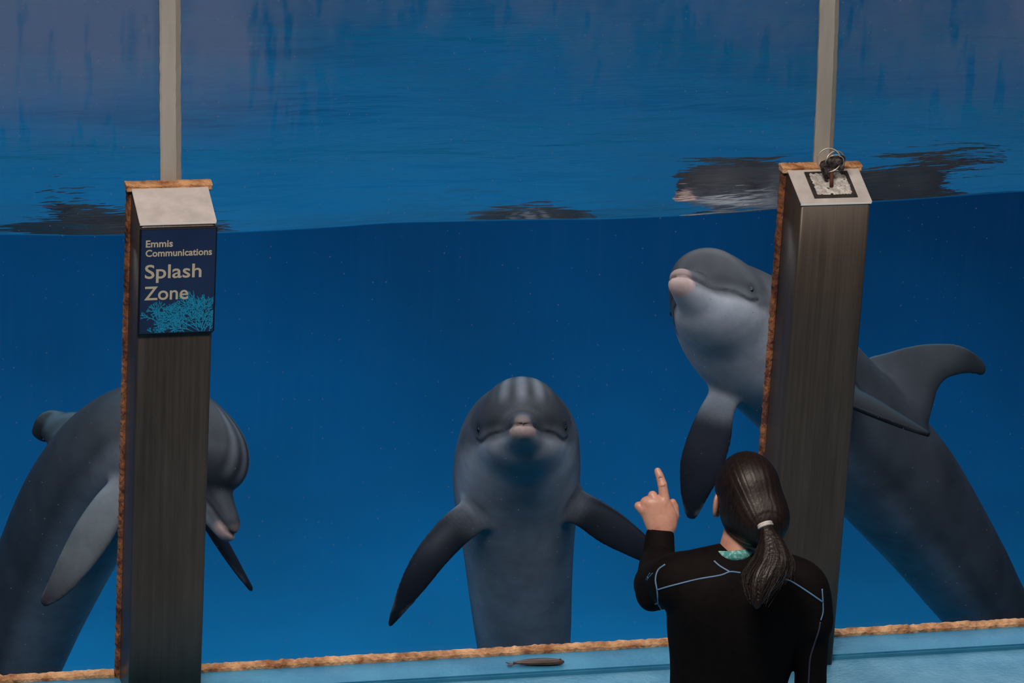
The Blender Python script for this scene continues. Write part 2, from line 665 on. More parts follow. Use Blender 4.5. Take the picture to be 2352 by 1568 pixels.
def water_body():
    xs = np.concatenate([np.linspace(-3.05, .9, 20)[:-1], np.linspace(.9, 6.3, 300), np.linspace(6.3, 11.05, 24)[1:]])
    ys = np.concatenate([np.linspace(.04, 3.2, 170), np.linspace(3.2, 8.45, 60)[1:]])
    px = [-3.1, 1.3, 1.847, 2.1, 2.588, 2.85, 3.047, 3.35, 3.737, 3.95, 4.15, 4.35, 4.7, 5.097, 5.6, 11.1]
    pz = [.0, -.004, -.005, -.016, -.022, -.012, -.001, -.003, -.012, -.011, -.002, .010, .020, .035, .02, .0]
    Xg, Yg = np.meshgrid(xs, ys, indexing='ij')
    prof = np.interp(xs, px, pz)
    prof = np.convolve(np.pad(prof, 6, 'edge'), np.hanning(15)[1:-1] / np.hanning(15).sum(), 'same')[6:-6][:, None]
    z = WZ + prof * np.exp(-(Yg / .8) ** 2)
    for k in range(16):
        a = rng.normal(PI / 2, .5)
        L = rng.uniform(.22, 1.1)
        amp = .0011 * L ** 1.0 * 2.6
        z = z + amp * np.sin(2 * PI * (Xg * math.cos(a) + Yg * math.sin(a)) / L + rng.uniform(0, 6.28)) * (1 - .7 * np.exp(-(Yg / .1) ** 2))
    nx, ny = len(xs), len(ys)
    V = np.stack([Xg, Yg, z], -1).reshape(-1, 3)
    I = np.arange(nx * ny).reshape(nx, ny)
    Q = np.stack([I[:-1, :-1], I[1:, :-1], I[1:, 1:], I[:-1, 1:]], -1).reshape(-1, 4)
    faces = [tuple(int(t) for t in q) for q in Q]
    nt_ = len(faces)
    b0 = len(V)
    zb = -2.2
    V = np.vstack([V, [[xs[0], ys[0], zb], [xs[-1], ys[0], zb], [xs[-1], ys[-1], zb], [xs[0], ys[-1], zb]]])
    faces.append((b0 + 3, b0 + 2, b0 + 1, b0))
    faces.append(tuple([b0, b0 + 1] + [int(v) for v in I[::-1, 0]]))
    faces.append(tuple([b0 + 2, b0 + 3] + [int(v) for v in I[:, -1]]))
    faces.append(tuple([b0 + 3, b0] + [int(v) for v in I[0, :]]))
    faces.append(tuple([b0 + 1, b0 + 2] + [int(v) for v in I[-1, ::-1]]))
    me = bpy.data.meshes.new('water')
    me.from_pydata([tuple(v) for v in V], [], faces)
    o = new_obj('water', me, [M['water_top'], M['water_side']])
    for i, p in enumerate(me.polygons):
        p.material_index = 0 if i < nt_ else 1
        p.use_smooth = i < nt_
    return structure(o)


water_body()

# sealant along the foot of the panes
tn = 2
for a, b in ((-3.0, X1 - CW / 2 - .015), (X1 + CW / 2 + .012, X2 - CW / 2 - .012), (X2 + CW / 2 + .012, 11.0)):
    structure(bead('trim_%d' % tn, (a, 0, LEDGE), (b, 0, LEDGE), (0, -1, 0), (0, 0, 1), .022, .024, M['rust_pale'], .0024, n=int((b - a) * 90)))
    tn += 1


def seam_strip(X, n):
    """grey joint cover between two panes, above the column"""
    w = .066
    secs = [(-w / 2, 0), (-w / 2, -.010), (-w / 2 + .006, -.014), (w * .22, -.014), (w / 2 - .004, -.006), (w / 2, 0)]
    V, Fc = [], []
    nn = 60
    for i in range(nn + 1):
        z = 1.66 + (ZTOP - 1.66) * i / nn
        wob = .0020 * math.sin(z * 5.0 + X) + rng.normal(0, .0005)
        for (a, y) in secs:
            V.append((X + .014 - .038 * (z - 1.66) + a + wob + rng.normal(0, .0004), y, z))
    k = len(secs)
    mi = []
    for i in range(nn):
        for q in range(k - 1):
            Fc.append((i * k + q, i * k + q + 1, (i + 1) * k + q + 1, (i + 1) * k + q))
            mi.append(1 if q == 3 else 0)
    me = bpy.data.meshes.new('trim')
    me.from_pydata(V, [], Fc)
    o = new_obj('trim_%d' % n, me, [M['seam'], M['seam_side']])
    for p, m_ in zip(me.polygons, mi):
        p.material_index = m_
    bm = bmesh.new()
    bm.from_mesh(me)
    bmesh.ops.recalc_face_normals(bm, faces=bm.faces)
    bm.to_mesh(me)
    bm.free()
    structure(o)


seam_strip(X1, 5)
seam_strip(X2, 6)


# ================================================================== COLUMNS
ZF, ZB = 1.597, 1.655


def column(X, label):
    e = empty('window_post', (X, -CD / 2, LEDGE), label, 'post')
    hw = CW / 2
    yf, yb = -CD, -.032
    # folded body: front and sides, open to the glass
    bm = bmesh.new()
    prof = []
    r = .011
    for an in np.linspace(PI, PI * 1.5, 5):
        prof.append((-hw + r + r * math.cos(an), yf + r + r * math.sin(an)))
    for an in np.linspace(PI * 1.5, 2 * PI, 5):
        prof.append((hw - r + r * math.cos(an), yf + r + r * math.sin(an)))
    prof = [(-hw, yb)] + prof + [(hw, yb)]
    top = lambda y: ZF + (ZB - ZF) * (y - yf) / (-.049 - yf)
    rows = []
    zs = [.038 if False else LEDGE - .03, .4, .8, 1.2]
    for z in zs:
        rows.append([bm.verts.new((X + x, y, z)) for x, y in prof])
    rows.append([bm.verts.new((X + x, y, top(y) - .002)) for x, y in prof])
    for a, b in zip(rows[:-1], rows[1:]):
        for i in range(len(prof)):
            j = (i + 1) % len(prof)
            bm.faces.new((a[i], a[j], b[j], b[i]))
    bm.faces.new(rows[0][::-1])
    bm.faces.new(rows[-1])
    o = from_bm('body', bm, M['steel'])
    for p in o.data.polygons:
        p.use_smooth = abs(p.normal.z) < .1
    keep(o, e)
    # cap plate lying on the sloped top, with a bright folded front lip
    bm = bmesh.new()
    a = .0025
    n_ = nrm((0, -(ZB - ZF), (-.049 - yf)))
    pts = [(-hw - a, yf - a), (hw + a, yf - a), (hw + a, yb - .016), (-hw - a, yb - .016)]
    lo = [bm.verts.new((X + x, y, top(y))) for x, y in pts]
    hi = [bm.verts.new((X + x, y + n_[1] * .004, top(y) + n_[2] * .004)) for x, y in pts]
    bm.faces.new(lo[::-1])
    bm.faces.new(hi)
    for i in range(4):
        j = (i + 1) % 4
        bm.faces.new((lo[i], lo[j], hi[j], hi[i]))
    bmesh.ops.bevel(bm, geom=list(bm.edges), offset=.0014, segments=2, affect='EDGES')
    keep(from_bm('cap', bm, M['steel_cap']), e)
    bm = bm_box((X - hw - .0015, yf - .0035, ZF - .006), (X + hw + .0015, yf + .002, ZF + .0035), .0018, 2)
    keep(tag(from_bm('lip', bm, M['steel_edge']), 'bright folded steel lip'), e)
    return e


colL = column(X1, 'stainless steel window post that carries the blue sign')
colR = column(X2, 'stainless steel window post behind the trainer, with wire rings on its top')
for X in (X1, X2):
    hw = CW / 2
    s0 = bead('trim_%d' % (tn + 2), (X - hw - .017, 0, 1.662), (X + hw + .017, 0, 1.662), (0, -1, 0), (0, 0, 1), .047, .008, M['rust_pale'], .0011, n=60)
    structure(s0)
    tn += 1
    for s in (-1, 1):
        structure(bead('trim_%d' % (tn + 2), (X + s * hw, 0, LEDGE), (X + s * hw, 0, 1.668), (0, -1, 0), (s, 0, 0), .032, .0125, M['rust'], .0017, n=170))
        tn += 1
    bm = bm_box((X - hw - .016, -.046, 1.646), (X + hw + .016, -.001, 1.6635), .003, 1)
    structure(from_bm('trim_%d' % (tn + 2), bm, M['rust_pale']))
    tn += 1


# ================================================================== SIGN
def text_mesh(body, size, wx, bold):
    cu = bpy.data.curves.new('t', 'FONT')
    cu.body = body
    cu.size = size
    cu.offset = bold
    cu.extrude = .0006
    cu.resolution_u = 4
    to = bpy.data.objects.new('t', cu)
    COL.objects.link(to)
    bpy.context.view_layer.update()
    dg = bpy.context.evaluated_depsgraph_get()
    me = bpy.data.meshes.new_from_object(to.evaluated_get(dg))
    bpy.data.objects.remove(to)
    bpy.data.curves.remove(cu)
    co_ = np.empty(len(me.vertices) * 3, np.float32)
    me.vertices.foreach_get('co', co_)
    co_ = co_.reshape(-1, 3)
    return me, co_


def sign():
    yf = -CD - .004
    # corners measured on the post's front plane
    TL, BR = atY(321, 519, yf - .012), atY(491, 767, yf - .012)
    x0, x1 = X1 - .1165, X1 + .1165
    z1, z0 = ZF - .010, atY(405, 767, yf - .012)[2]
    e = empty('sign', ((x0 + x1) / 2, yf - .006, (z0 + z1) / 2), 'navy blue splash zone sign with turquoise coral on the steel post', 'sign')
    bm = bm_box((x0, yf - .012, z0), (x1, yf, z1), .004, 3)
    keep(from_bm('back_board', bm, M['board_edge']), e)
    bm = bm_box((x0 + .005, yf - .0135, z0 + .005), (x1 - .005, yf - .011, z1 - .005))
    keep(from_bm('face_panel', bm, M['board']), e)
    yt = yf - .0142
    H = z1 - z0
    def put(txt, lx, base, width, height, bold, name='lettering'):
        me, c = text_mesh(txt, 1.0, 1, bold)
        me2, cc = text_mesh(txt[0], 1.0, 1, bold)
        w = c[:, 0].max() - c[:, 0].min()
        hh = cc[:, 1].max() - cc[:, 1].min()
        n = np.empty_like(c)
        n[:, 0] = x0 + lx + (c[:, 0] - c[:, 0].min()) / w * width
        n[:, 2] = z1 - base + (c[:, 1] - 0) / hh * height
        n[:, 1] = yt - c[:, 2] * .8
        me.vertices.foreach_set('co', n.ravel())
        me.update()
        o = new_obj(name, me, M['letters'])
        keep(o, e)
    s = (x1 - x0) / 175.0     # metres per pixel of the sign's width
    put('Emmis', 13.5 * s, 41 * s * 1.05, 61 * s, 16.5 * s, .022)
    put('Communications', 13.5 * s, 62 * s * 1.05, 150 * s, 16.5 * s, .022)
    put('Splash', 13 * s, 110 * s * 1.06, 128 * s, 33 * s, .012)
    put('Zone', 12.5 * s, 158 * s * 1.06, 100 * s, 32 * s, .012)
    # sea fan: forked flat twigs
    segs = []
    rnd = random.Random(11)
    def grow(x, y, a, L, w, d):
        nonlocal segs
        if d == 0 or x < .02 or x > .97 or y > .455 * 1.45 or y < .004:
            return
        nx_, ny_ = x + math.cos(a) * L, y + math.sin(a) * L
        nx_ = min(max(nx_, .03), .975)
        ny_ = max(ny_, .008)
        segs.append((x, y, nx_, ny_, w))
        k = 2 if rnd.random() < .72 else 1
        for j in range(k):
            grow(nx_, ny_, a + rnd.uniform(.15, .55) * (1 if j == 0 else -1) * (1 if rnd.random() < .5 else .8), L * rnd.uniform(.84, .99), max(w * .86, .0075), d - 1)
        if d > 2 and rnd.random() < .75:
            grow(x + (nx_ - x) * .5, y + (ny_ - y) * .5, a + rnd.choice((-1, 1)) * rnd.uniform(.6, 1.0), L * .6, max(w * .7, .0075), min(d - 2, 3))
    for (x, y, a, L, d) in ((.83, .01, 1.6, .078, 8), (.80, .01, 2.05, .088, 8), (.86, .02, 1.15, .065, 6), (.60, .012, 2.15, .078, 8), (.72, .02, 2.6, .085, 7),
                            (.55, .18, 2.75, .07, 6), (.30, .20, 2.0, .055, 6), (.22, .2, 2.6, .05, 5), (.38, .17, 1.25, .05, 6), (.22, .01, .9, .05, 4), (.35, .015, 2.3, .05, 4),
                            (.48, .02, 1.6, .055, 5), (.18, .02, 2.0, .03, 3), (.93, .02, 1.4, .06, 6), (.70, .25, 1.9, .06, 7)):
        grow(x, y, a, L, .013, d)
    bm = bmesh.new()
    W = x1 - x0
    # main boughs
    segs += [(.80, .01, .55, .19, .018), (.55, .19, .25, .21, .015), (.83, .01, .72, .30, .017), (.83, .01, .92, .25, .014), (.25, .21, .2, .33, .012), (.6, .01, .3, .12, .012)]
    for q, (xa, ya, xb, yb, w) in enumerate(segs):
        d = Vector((xb - xa, yb - ya))
        if d.length < 1e-5:
            continue
        n = Vector((-d.y, d.x)).normalized() * w * .5
        t = d.normalized() * w * .3
        yy = yt + .0002 - (q % 7) * .00003
        P = [(xa - t.x - n.x, ya - t.y - n.y), (xb + t.x - n.x, yb + t.y - n.y), (xb + t.x + n.x, yb + t.y + n.y), (xa - t.x + n.x, ya - t.y + n.y)]
        P = [(min(max(a, .028), .972), max(b, .03)) for a, b in P]
        lo = [bm.verts.new((x0 + a * W, yy + .0008, z0 + b * W)) for a, b in P]
        hi = [bm.verts.new((x0 + a * W, yy - .0003, z0 + b * W)) for a, b in P]
        try:
            bm.faces.new(hi)
            for i in range(4):
                j = (i + 1) % 4
                bm.faces.new((lo[i], lo[j], hi[j], hi[i]))
        except ValueError:
            pass
    keep(tag(from_bm('coral_emblem', bm, M['coral']), 'turquoise branching coral print'), e)


sign()


# ================================================================== RING BRACKET on the second post
def bracket():
    top = lambda y: ZF + (ZB - ZF) * (y + CD) / (-.049 + CD)
    sl = (ZB - ZF) / (CD - .049)
    Zc = lambda px, py: atY(px, py, -.12)
    cx, cy = X2 + .004, -.122
    e = empty('ring_bracket', (cx, cy, top(cy)), 'corroded clamp with wire rings on a black plate on the post top', 'bracket')
    bm = bmesh.new()
    hx, hy = .070, .058
    lo, hi = [], []
    for sx, sy in ((-1, -1), (1, -1), (1, 1), (-1, 1)):
        y = cy + sy * hy
        lo.append(bm.verts.new((cx + sx * hx, y, top(y) + .0045)))
        hi.append(bm.verts.new((cx + sx * hx, y, top(y) + .0080)))
    bm.faces.new(hi)
    bm.faces.new(lo[::-1])
    for i in range(4):
        j = (i + 1) % 4
        bm.faces.new((lo[i], lo[j], hi[j], hi[i]))
    pl = keep(tag(from_bm('base_plate', bm, M['black']), 'black square mounting plate'), e)
    # smeared white sealant, a lumpy low patch
    n = 46
    bm = bmesh.new()
    vs_ = {}
    nz = np.random.default_rng(3)
    amp = nz.normal(0, 1, (n, n))
    for _ in range(2):
        amp = (amp + np.roll(amp, 1, 0) + np.roll(amp, -1, 0) + np.roll(amp, 1, 1) + np.roll(amp, -1, 1)) / 3.2
    for i in range(n):
        for j in range(n):
            u, v = i / (n - 1) * 2 - 1, j / (n - 1) * 2 - 1
            rr = max(abs(u), abs(v))
            z = .0058 * (1 - rr ** 8) + .0026 * amp[i, j] - .0012 - (.0035 if rr > .93 else 0)
            z = max(z, -.0022)
            y = cy + v * hy * .86
            vs_[i, j] = bm.verts.new((cx + u * hx * .88, y, top(y) + .0075 + z))
    for i in range(n - 1):
        for j in range(n - 1):
            bm.faces.new((vs_[i, j], vs_[i + 1, j], vs_[i + 1, j + 1], vs_[i, j + 1]))
    o = keep(tag(from_bm('sealant_patch', bm, M['residue'], smooth=True), 'smeared white sealant'), e)
    z0 = top(cy) + .006
    b0 = np.array([cx - .005, cy - .02, z0])
    tube('bolt', [b0, b0 + (0, .006, .03), b0 + (0, .014, .062)], [.0065, .006, .0065], M['rustbolt'], e)
    # lump of clamp metal
    f = Field((cx - .06, cy - .06, z0), (cx + .06, cy + .07, z0 + .14), .002)
    c = b0 + (.002, .014, .072)
    f.ell(c, np.eye(3), (.028, .016, .018), .01)
    f.cap(c + (-.028, 0, -.004), c + (-.016, 0, -.045), .010, .005, .006)
    f.cap(c + (-.01, 0, 0), c + (-.012, .004, -.042), .010, .008, .006)
    f.cap(c + (.01, 0, .004), c + (.03, .0, .012), .013, .010, .006)
    f.cap(c + (.02, 0, -.006), c + (.03, -.004, -.016), .009, .007, .006)
    f.cap(c + (0, -.006, .008), c + (-.014, -.01, .012), .010, .008, .006)
    V, Q = f.surface()
    V = V + rng.normal(0, .0006, V.shape)
    keep(new_obj('clamp', np_mesh('clamp', V, Q), M['darkmetal']), e)
    def ring(c, r, ax, rad=.0022, m='wire'):
        ax = nrm(ax)
        a = nrm(np.cross(ax, [.2, .3, 1]))
        b = np.cross(ax, a)
        tube('ring', [c + r * (math.cos(t) * a + math.sin(t) * b) for t in np.linspace(0, 2 * PI, 40)[:-1]], rad, M[m], e, 8, True)
    ring(c + (-.012, 0, .010), .036, (.25, 1, -.25))
    ring(c + (.010, .004, .002), .034, (-.25, 1, -.1), .0026)
    ring(c + (.004, -.01, .004), .029, (.1, 1, .3), .0016)


bracket()


# ================================================================== FISH on the plinth
def fish():
    # lying along the plinth's top
    p0, p1 = atZ(1163, 1522, LEDGE + .012), atZ(1296, 1518, LEDGE + .012)
    ax = nrm([p1[0] - p0[0], p1[1] - p0[1], 0])
    side = np.array([-ax[1], ax[0], 0])
    L = np.linalg.norm(p1[:2] - p0[:2])
    e = empty('herring', ((p0[0] + p1[0]) / 2, (p0[1] + p1[1]) / 2, LEDGE), 'small dead herring lying on the blue painted plinth', 'fish')
    prof = [(0.12, .003, .003), (.2, .006, .004), (.35, .011, .006), (.55, .0145, .0075), (.72, .014, .008), (.86, .0115, .0075), (.95, .008, .006), (1.0, .0025, .0025)]
    V, Fc = [], []
    n = 14
    for t, a, b in prof:
        c = p0 + ax * L * t
        c[2] = LEDGE + .0105 + .001 * math.sin(t * 4)
        c = c + side * .004 * math.sin(t * 3)
        for k in range(n):
            an = 2 * PI * k / n
            V.append(c + side * a * 1.25 * math.cos(an) + np.array([0, 0, b * 1.35 * math.sin(an)]))
    for i in range(len(prof) - 1):
        for k in range(n):
            l = (k + 1) % n
            Fc.append((i * n + k, i * n + l, (i + 1) * n + l, (i + 1) * n + k))
    Fc.append(tuple(range(n))[::-1])
    Fc.append(tuple((len(prof) - 1) * n + k for k in range(n)))
    me = bpy.data.meshes.new('body')
    me.from_pydata([tuple(v) for v in V], [], Fc)
    keep(new_obj('body', me, M['fish'], None, True), e)
    def fin(name, pts):
        bm = bmesh.new()
        lo = [bm.verts.new(tuple(p0 + ax * L * a + side * b + np.array([0, 0, LEDGE + .0065 - p0[2] + 0]))) for a, b in pts]
        hi = [bm.verts.new(v.co + Vector((0, 0, .0018))) for v in lo]
        bm.faces.new(hi)
        bm.faces.new(lo[::-1])
        for i in range(len(lo)):
            j = (i + 1) % len(lo)
            bm.faces.new((lo[i], lo[j], hi[j], hi[i]))
        keep(from_bm(name, bm, M['fish_belly']), e)
    fin('tail_fin', [(.15, .003), (.0, .016), (.05, .001), (.005, -.012), (.15, -.003)])
    fin('dorsal_fin', [(.62, .014), (.5, .0235), (.48, .013)])
    f = p0 + ax * L * .93
    tube('eye', [f + (0, 0, .006 + LEDGE + .0105 - p0[2]), f + (0, 0, .0108 + LEDGE + .0105 - p0[2])], .0026, M['black'], e)


fish()


# ================================================================== DOLPHINS
def px_frame(dx, dy, dz):
    """a direction given by the view's right, up and away axes"""
    return nrm(RT * dx + UP * dy + FW * dz)


M['skin_dolphin'], nt, out = mat('dolphin_skin')
b_ = N(nt, 'ShaderNodeBsdfPrincipled')
vc = N(nt, 'ShaderNodeVertexColor')
vc.layer_name = 'skin'
mixn = N(nt, 'ShaderNodeMix', data_type='RGBA', blend_type='MULTIPLY')
mixn.inputs['Factor'].default_value = 1.0
nt.links.new(vc.outputs[0], mixn.inputs['A'])
nt.links.new(ramp(nt, noise(nt, 5, 6, .65), [(.28, (.62, .62, .62)), (.72, (1.3, 1.3, 1.3))]), mixn.inputs['B'])
nt.links.new(mixn.outputs['Result'], b_.inputs['Base Color'])
b_.inputs['Roughness'].default_value = .42
b_.inputs['Specular IOR Level'].default_value = .16
nt.links.new(b_.outputs[0], out.inputs[0])
M['dolphin_eye'] = simple('dolphin_eye', (.004, .004, .006), rough=.12)


def dolphin(name, label, head, spine, fins, h=.007, stripes=True, mouth=True, tone=(1, 1), uptip=.242):
    """head = (centre, forward, up, scale); spine rows (point, radius, dorsal direction)"""
    Hc, Hf, Hu, hs = head
    Hf = nrm(Hf)
    Hu = nrm(np.array(Hu) - Hf * np.dot(Hu, Hf))
    Hr = np.cross(Hf, Hu)
    A = np.array([Hf, Hr, Hu])
    L = lambda f, r, u: Hc + (Hf * f + Hr * r + Hu * u) * hs
    rows = np.array([list(p) + [a] + list(u) for p, a, u in spine])
    S = catmull(rows, 20)
    pts = [S[:, :3]]
    for fn in fins:
        pts.append(np.array([q[0] for q in fn['pts']]))
    allp = np.vstack(pts + [np.array([L(.3, 0, 0)])])
    rad = max(r[3] for r in rows) + .03
    lo, hi = allp.min(0) - rad, allp.max(0) + rad
    f = Field(lo, hi, h)
    for i in range(len(S)):
        c, a, u = S[i, :3], S[i, 3], S[i, 4:7]
        t = nrm(S[min(i + 1, len(S) - 1), :3] - S[max(i - 1, 0), :3])
        u = nrm(u - t * np.dot(u, t))
        w = np.cross(t, u)
        f.ell(c, (t, w, u), (max(a * .9, .03), a, a * 1.0), k=.012)
    hs0 = hs
    # head: melon, cheeks, the two jaws
    g = Field(lo, hi, h)
    g.ell(L(.025, 0, .030), A, np.array((.125, .108, .098)) * hs, .02)
    g.ell(L(-.03, 0, -.015), A, np.array((.16, .122, .115)) * hs, .04)
    g.ell(L(.0, 0, -.062), A, np.array((.14, .104, .07)) * hs, .04)
    for t in np.linspace(0, 1, 16):
        F_ = .07 + t * .165
        g.ell(L(F_, 0, -.014 - .013 * t), A, np.array((.024, .066 - .043 * t ** .8, .044 - .027 * t)) * hs, .02)
    for t in np.linspace(0, 1, 16):
        F_ = .05 + t * .195
        g.ell(L(F_, 0, -.066 + .014 * t), A, np.array((.026, .080 - .055 * t ** .8, .040 - .020 * t)) * hs, .02)
    f.merge(g, .05)
    # flippers, fin and flukes
    for fn in fins:
        q = Field(lo, hi, h)
        P = np.array([list(p) + [c, t] + list(n) for p, c, t, n in fn['pts']])
        K = catmull(P, 16)
        for i in range(len(K)):
            c, ch, th, n = K[i, :3], max(K[i, 3], .004), max(K[i, 4], .0065), K[i, 5:8]
            ax = nrm(K[min(i + 1, len(K) - 1), :3] - K[max(i - 1, 0), :3])
            n = nrm(n - ax * np.dot(n, ax))
            q.ell(c, (ax, np.cross(ax, n), n), (max(ch * .45, .012), ch, th), .006)
        f.merge(q, fn.get('k', .035))
    # slit of the mouth, cut where jaw meets jaw
    def on_surface(F_, U_, s, lim=.2):
        t = np.linspace(0, lim, 240)
        P = np.array([L(F_, s * x, U_) for x in t])
        v = f.sample(P)
        k = np.argmax(v > 0) if (v > 0).any() else len(t) - 1
        return P[k]
    mouths = []
    if mouth:
        for s in (-1, 1):
            path = [(.20, -.037), (.16, -.038), (.12, -.039), (.08, -.043), (.05, -.049), (.02, -.052), (-.005, -.046), (-.015, -.042)]
            W = []
            for an in (0, 28, 56, 80):
                t = np.linspace(0, .12, 160)
                P = np.array([L(.205 + x * math.cos(math.radians(an)), s * x * math.sin(math.radians(an)), -.0375) for x in t])
                v = f.sample(P)
                W.append(P[np.argmax(v > 0)] if (v > 0).any() else P[-1])
            W = catmull(W + [on_surface(a, b, s) for a, b in path], 9)
            for i in range(len(W)):
                f.ell(W[i], A, (.008, .005, .0032), .004, sub=True)
            mouths.append(W)
    V, Q = f.surface()
    me = np_mesh('body', V, Q)
    # ---- natural colouring: grey cape, pale throat and belly, dark fins, worn pinkish jaw tips
    d = V.astype(np.float32)[:, None, :] - S.astype(np.float32)[None, ::2, :3]
    i0 = (d ** 2).sum(-1).argmin(1)
    SS = S[::2]
    rel = V - SS[i0, :3]
    U = SS[i0, 4:7]
    v = (rel * U).sum(1) / SS[i0, 3]
    hl = (V - Hc) @ A.T / hs
    inhead = np.clip((hl[:, 0] + .10) / .08, 0, 1) * (np.linalg.norm(hl, axis=1) < .33)
    vh = (hl[:, 2] + .046) / .045
    v = v * (1 - inhead) + np.clip(vh, -1.3, 1.3) * inhead
    dark, mid, pale = np.array((.030, .029, .032)), np.array((.085, .083, .086)), np.array((.27, .26, .265))
    wv = np.clip((v + .55) / .50, 0, 1)[:, None]
    wd = np.clip((v - .05) / .75, 0, 1)[:, None]
    wv, wd = wv * wv * (3 - 2 * wv), wd * wd * (3 - 2 * wd)
    C = pale * (1 - wv) + mid * wv
    C = C * (1 - wd * .75) + dark * wd * .75
    C = C * tone[0]
    # fins
    for fn in fins:
        P = np.array([p for p, c, t, n in fn['pts']])
        K = catmull(P, 10)
        cs = catmull([[c] for p, c, t, n in fn['pts']], 10)[:, 0]
        dd = np.sqrt(((V[:, None, :] - K[None]) ** 2).sum(-1))
        j = dd.argmin(1)
        frac = j / (len(K) - 1)
        m_ = np.clip((frac + .02) / .30, 0, 1)
        m_ = m_ * m_ * (3 - 2 * m_) * np.clip((np.maximum(cs[j] * 1.45, .035) - dd.min(1)) / .02, 0, 1)
        fc = np.array(fn.get('col', (.014, .013, .018)))
        tip = np.array(fn.get('tip', fc))
        cc = fc + (tip - fc) * np.clip((frac - .6) / .35, 0, 1)[:, None]
        C = C * (1 - m_[:, None]) + cc * m_[:, None]
    # stripes fanning over the melon
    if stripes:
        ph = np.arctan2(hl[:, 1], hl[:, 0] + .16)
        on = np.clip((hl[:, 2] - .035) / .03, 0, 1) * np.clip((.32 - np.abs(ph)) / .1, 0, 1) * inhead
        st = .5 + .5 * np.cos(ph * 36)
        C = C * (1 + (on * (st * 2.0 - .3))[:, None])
    # dark line from eye to beak and dark eye patch, pale jaw tips
    for s in (-1, 1):
        e = np.array([.012, s * .118, -.018])
        dist = np.linalg.norm(hl - e, axis=1)
        C = C * (1 - .55 * np.exp(-(dist / .022) ** 2))[:, None]
        seg = np.clip((hl[:, 0] - .02) / .13, 0, 1)
        c_ = np.stack([hl[:, 0], s * (.112 - .05 * seg), -.012 + .0 * seg], 1)
        dl = np.linalg.norm(hl - c_, axis=1)
        C = C * (1 - .35 * np.exp(-(dl / .016) ** 2) * (hl[:, 0] > .0) * (hl[:, 0] < .16))[:, None]
    up_ = np.clip((hl[:, 2] + .038) / .006, 0, 1)
    t0_ = .212 * (1 - up_) + uptip * up_
    tipm = np.clip((hl[:, 0] - t0_) / .02, 0, 1) * (np.linalg.norm(hl, axis=1) < .33)
    tc_ = np.array((.42, .28, .24)) * (1 - up_[:, None] * .45)
    C = C * (1 - tipm[:, None]) + tc_ * tipm[:, None]
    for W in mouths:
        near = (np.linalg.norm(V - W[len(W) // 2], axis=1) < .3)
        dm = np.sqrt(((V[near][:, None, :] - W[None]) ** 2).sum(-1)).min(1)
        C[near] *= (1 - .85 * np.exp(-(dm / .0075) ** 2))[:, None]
    set_attr(me, 'skin', np.clip(C, .004, 1))
    e = empty('dolphin', tuple(Hc), label, 'dolphin')
    keep(new_obj('body', me, M['skin_dolphin']), e)
    for s in (-1, 1):
        c = on_surface(.012, -.018, s)
        c = c - Hr * s * .0085
        bm = bmesh.new()
        bmesh.ops.create_uvsphere(bm, u_segments=16, v_segments=10, radius=.0100 * hs)
        for v_ in bm.verts:
            v_.co = Vector(c) + v_.co
        keep(from_bm('eye', bm, M['dolphin_eye'], None, True), e)
    return e


def P3(x, y, Y):
    return atY(x, y, Y)


def dolphin_middle():
    P3 = lambda x, y, Y: atY(x, y, Y + .32)
    away = px_frame(0, .1, 1)
    upv = px_frame(0, 1, .15)
    sp = [(P3(1199, 985, .70), .150, upv), (P3(1194, 1012, .80), .192, px_frame(0, .8, .6)), (P3(1188, 1065, .90), .210, px_frame(0, .45, .9)),
          (P3(1186, 1135, .97), .209, away), (P3(1190, 1235, 1.02), .190, away), (P3(1195, 1350, 1.08), .176, away),
          (P3(1203, 1480, 1.15), .160, away), (P3(1210, 1650, 1.24), .125, away), (P3(1212, 1850, 1.36), .075, away), (P3(1212, 2000, 1.5), .04, away)]
    n1 = px_frame(.1, .25, -1)
    fl = [dict(pts=[(P3(1120, 1165, .86), .060, .030, n1), (P3(1058, 1205, .80), .060, .024, n1), (P3(1000, 1265, .76), .056, .018, n1), (P3(955, 1330, .74), .046, .013, n1),
                    (P3(920, 1390, .74), .027, .009, n1), (P3(897, 1432, .75), .007, .005, n1)]),
          dict(pts=[(P3(1275, 1150, .86), .060, .030, n1), (P3(1335, 1168, .80), .058, .024, n1), (P3(1400, 1210, .76), .062, .018, n1), (P3(1462, 1250, .74), .048, .013, n1),
                    (P3(1520, 1290, .74), .028, .009, n1), (P3(1560, 1325, .75), .008, .005, n1)]),
          dict(pts=[(P3(1190, 1330, 1.17), .13, .03, (1, 0, 0)), (P3(1190, 1350, 1.33), .085, .02, (1, 0, 0)), (P3(1190, 1385, 1.45), .03, .01, (1, 0, 0))]),
          dict(pts=[(P3(1212, 1980, 1.5), .06, .02, n1), (P3(1300, 2010, 1.5), .06, .014, n1), (P3(1390, 2070, 1.5), .02, .006, n1)]),
          dict(pts=[(P3(1212, 1980, 1.5), .06, .02, n1), (P3(1124, 2010, 1.5), .06, .014, n1), (P3(1034, 2070, 1.5), .02, .006, n1)])]
    hf = px_frame(.0, .15, -1)
    dolphin('m', 'dolphin facing the glass head-on with both flippers spread, in the middle pane', (P3(1199, 972, .64), hf, px_frame(-.02, 1, 0), 1.2), sp, fl, tone=(1.2, 1))


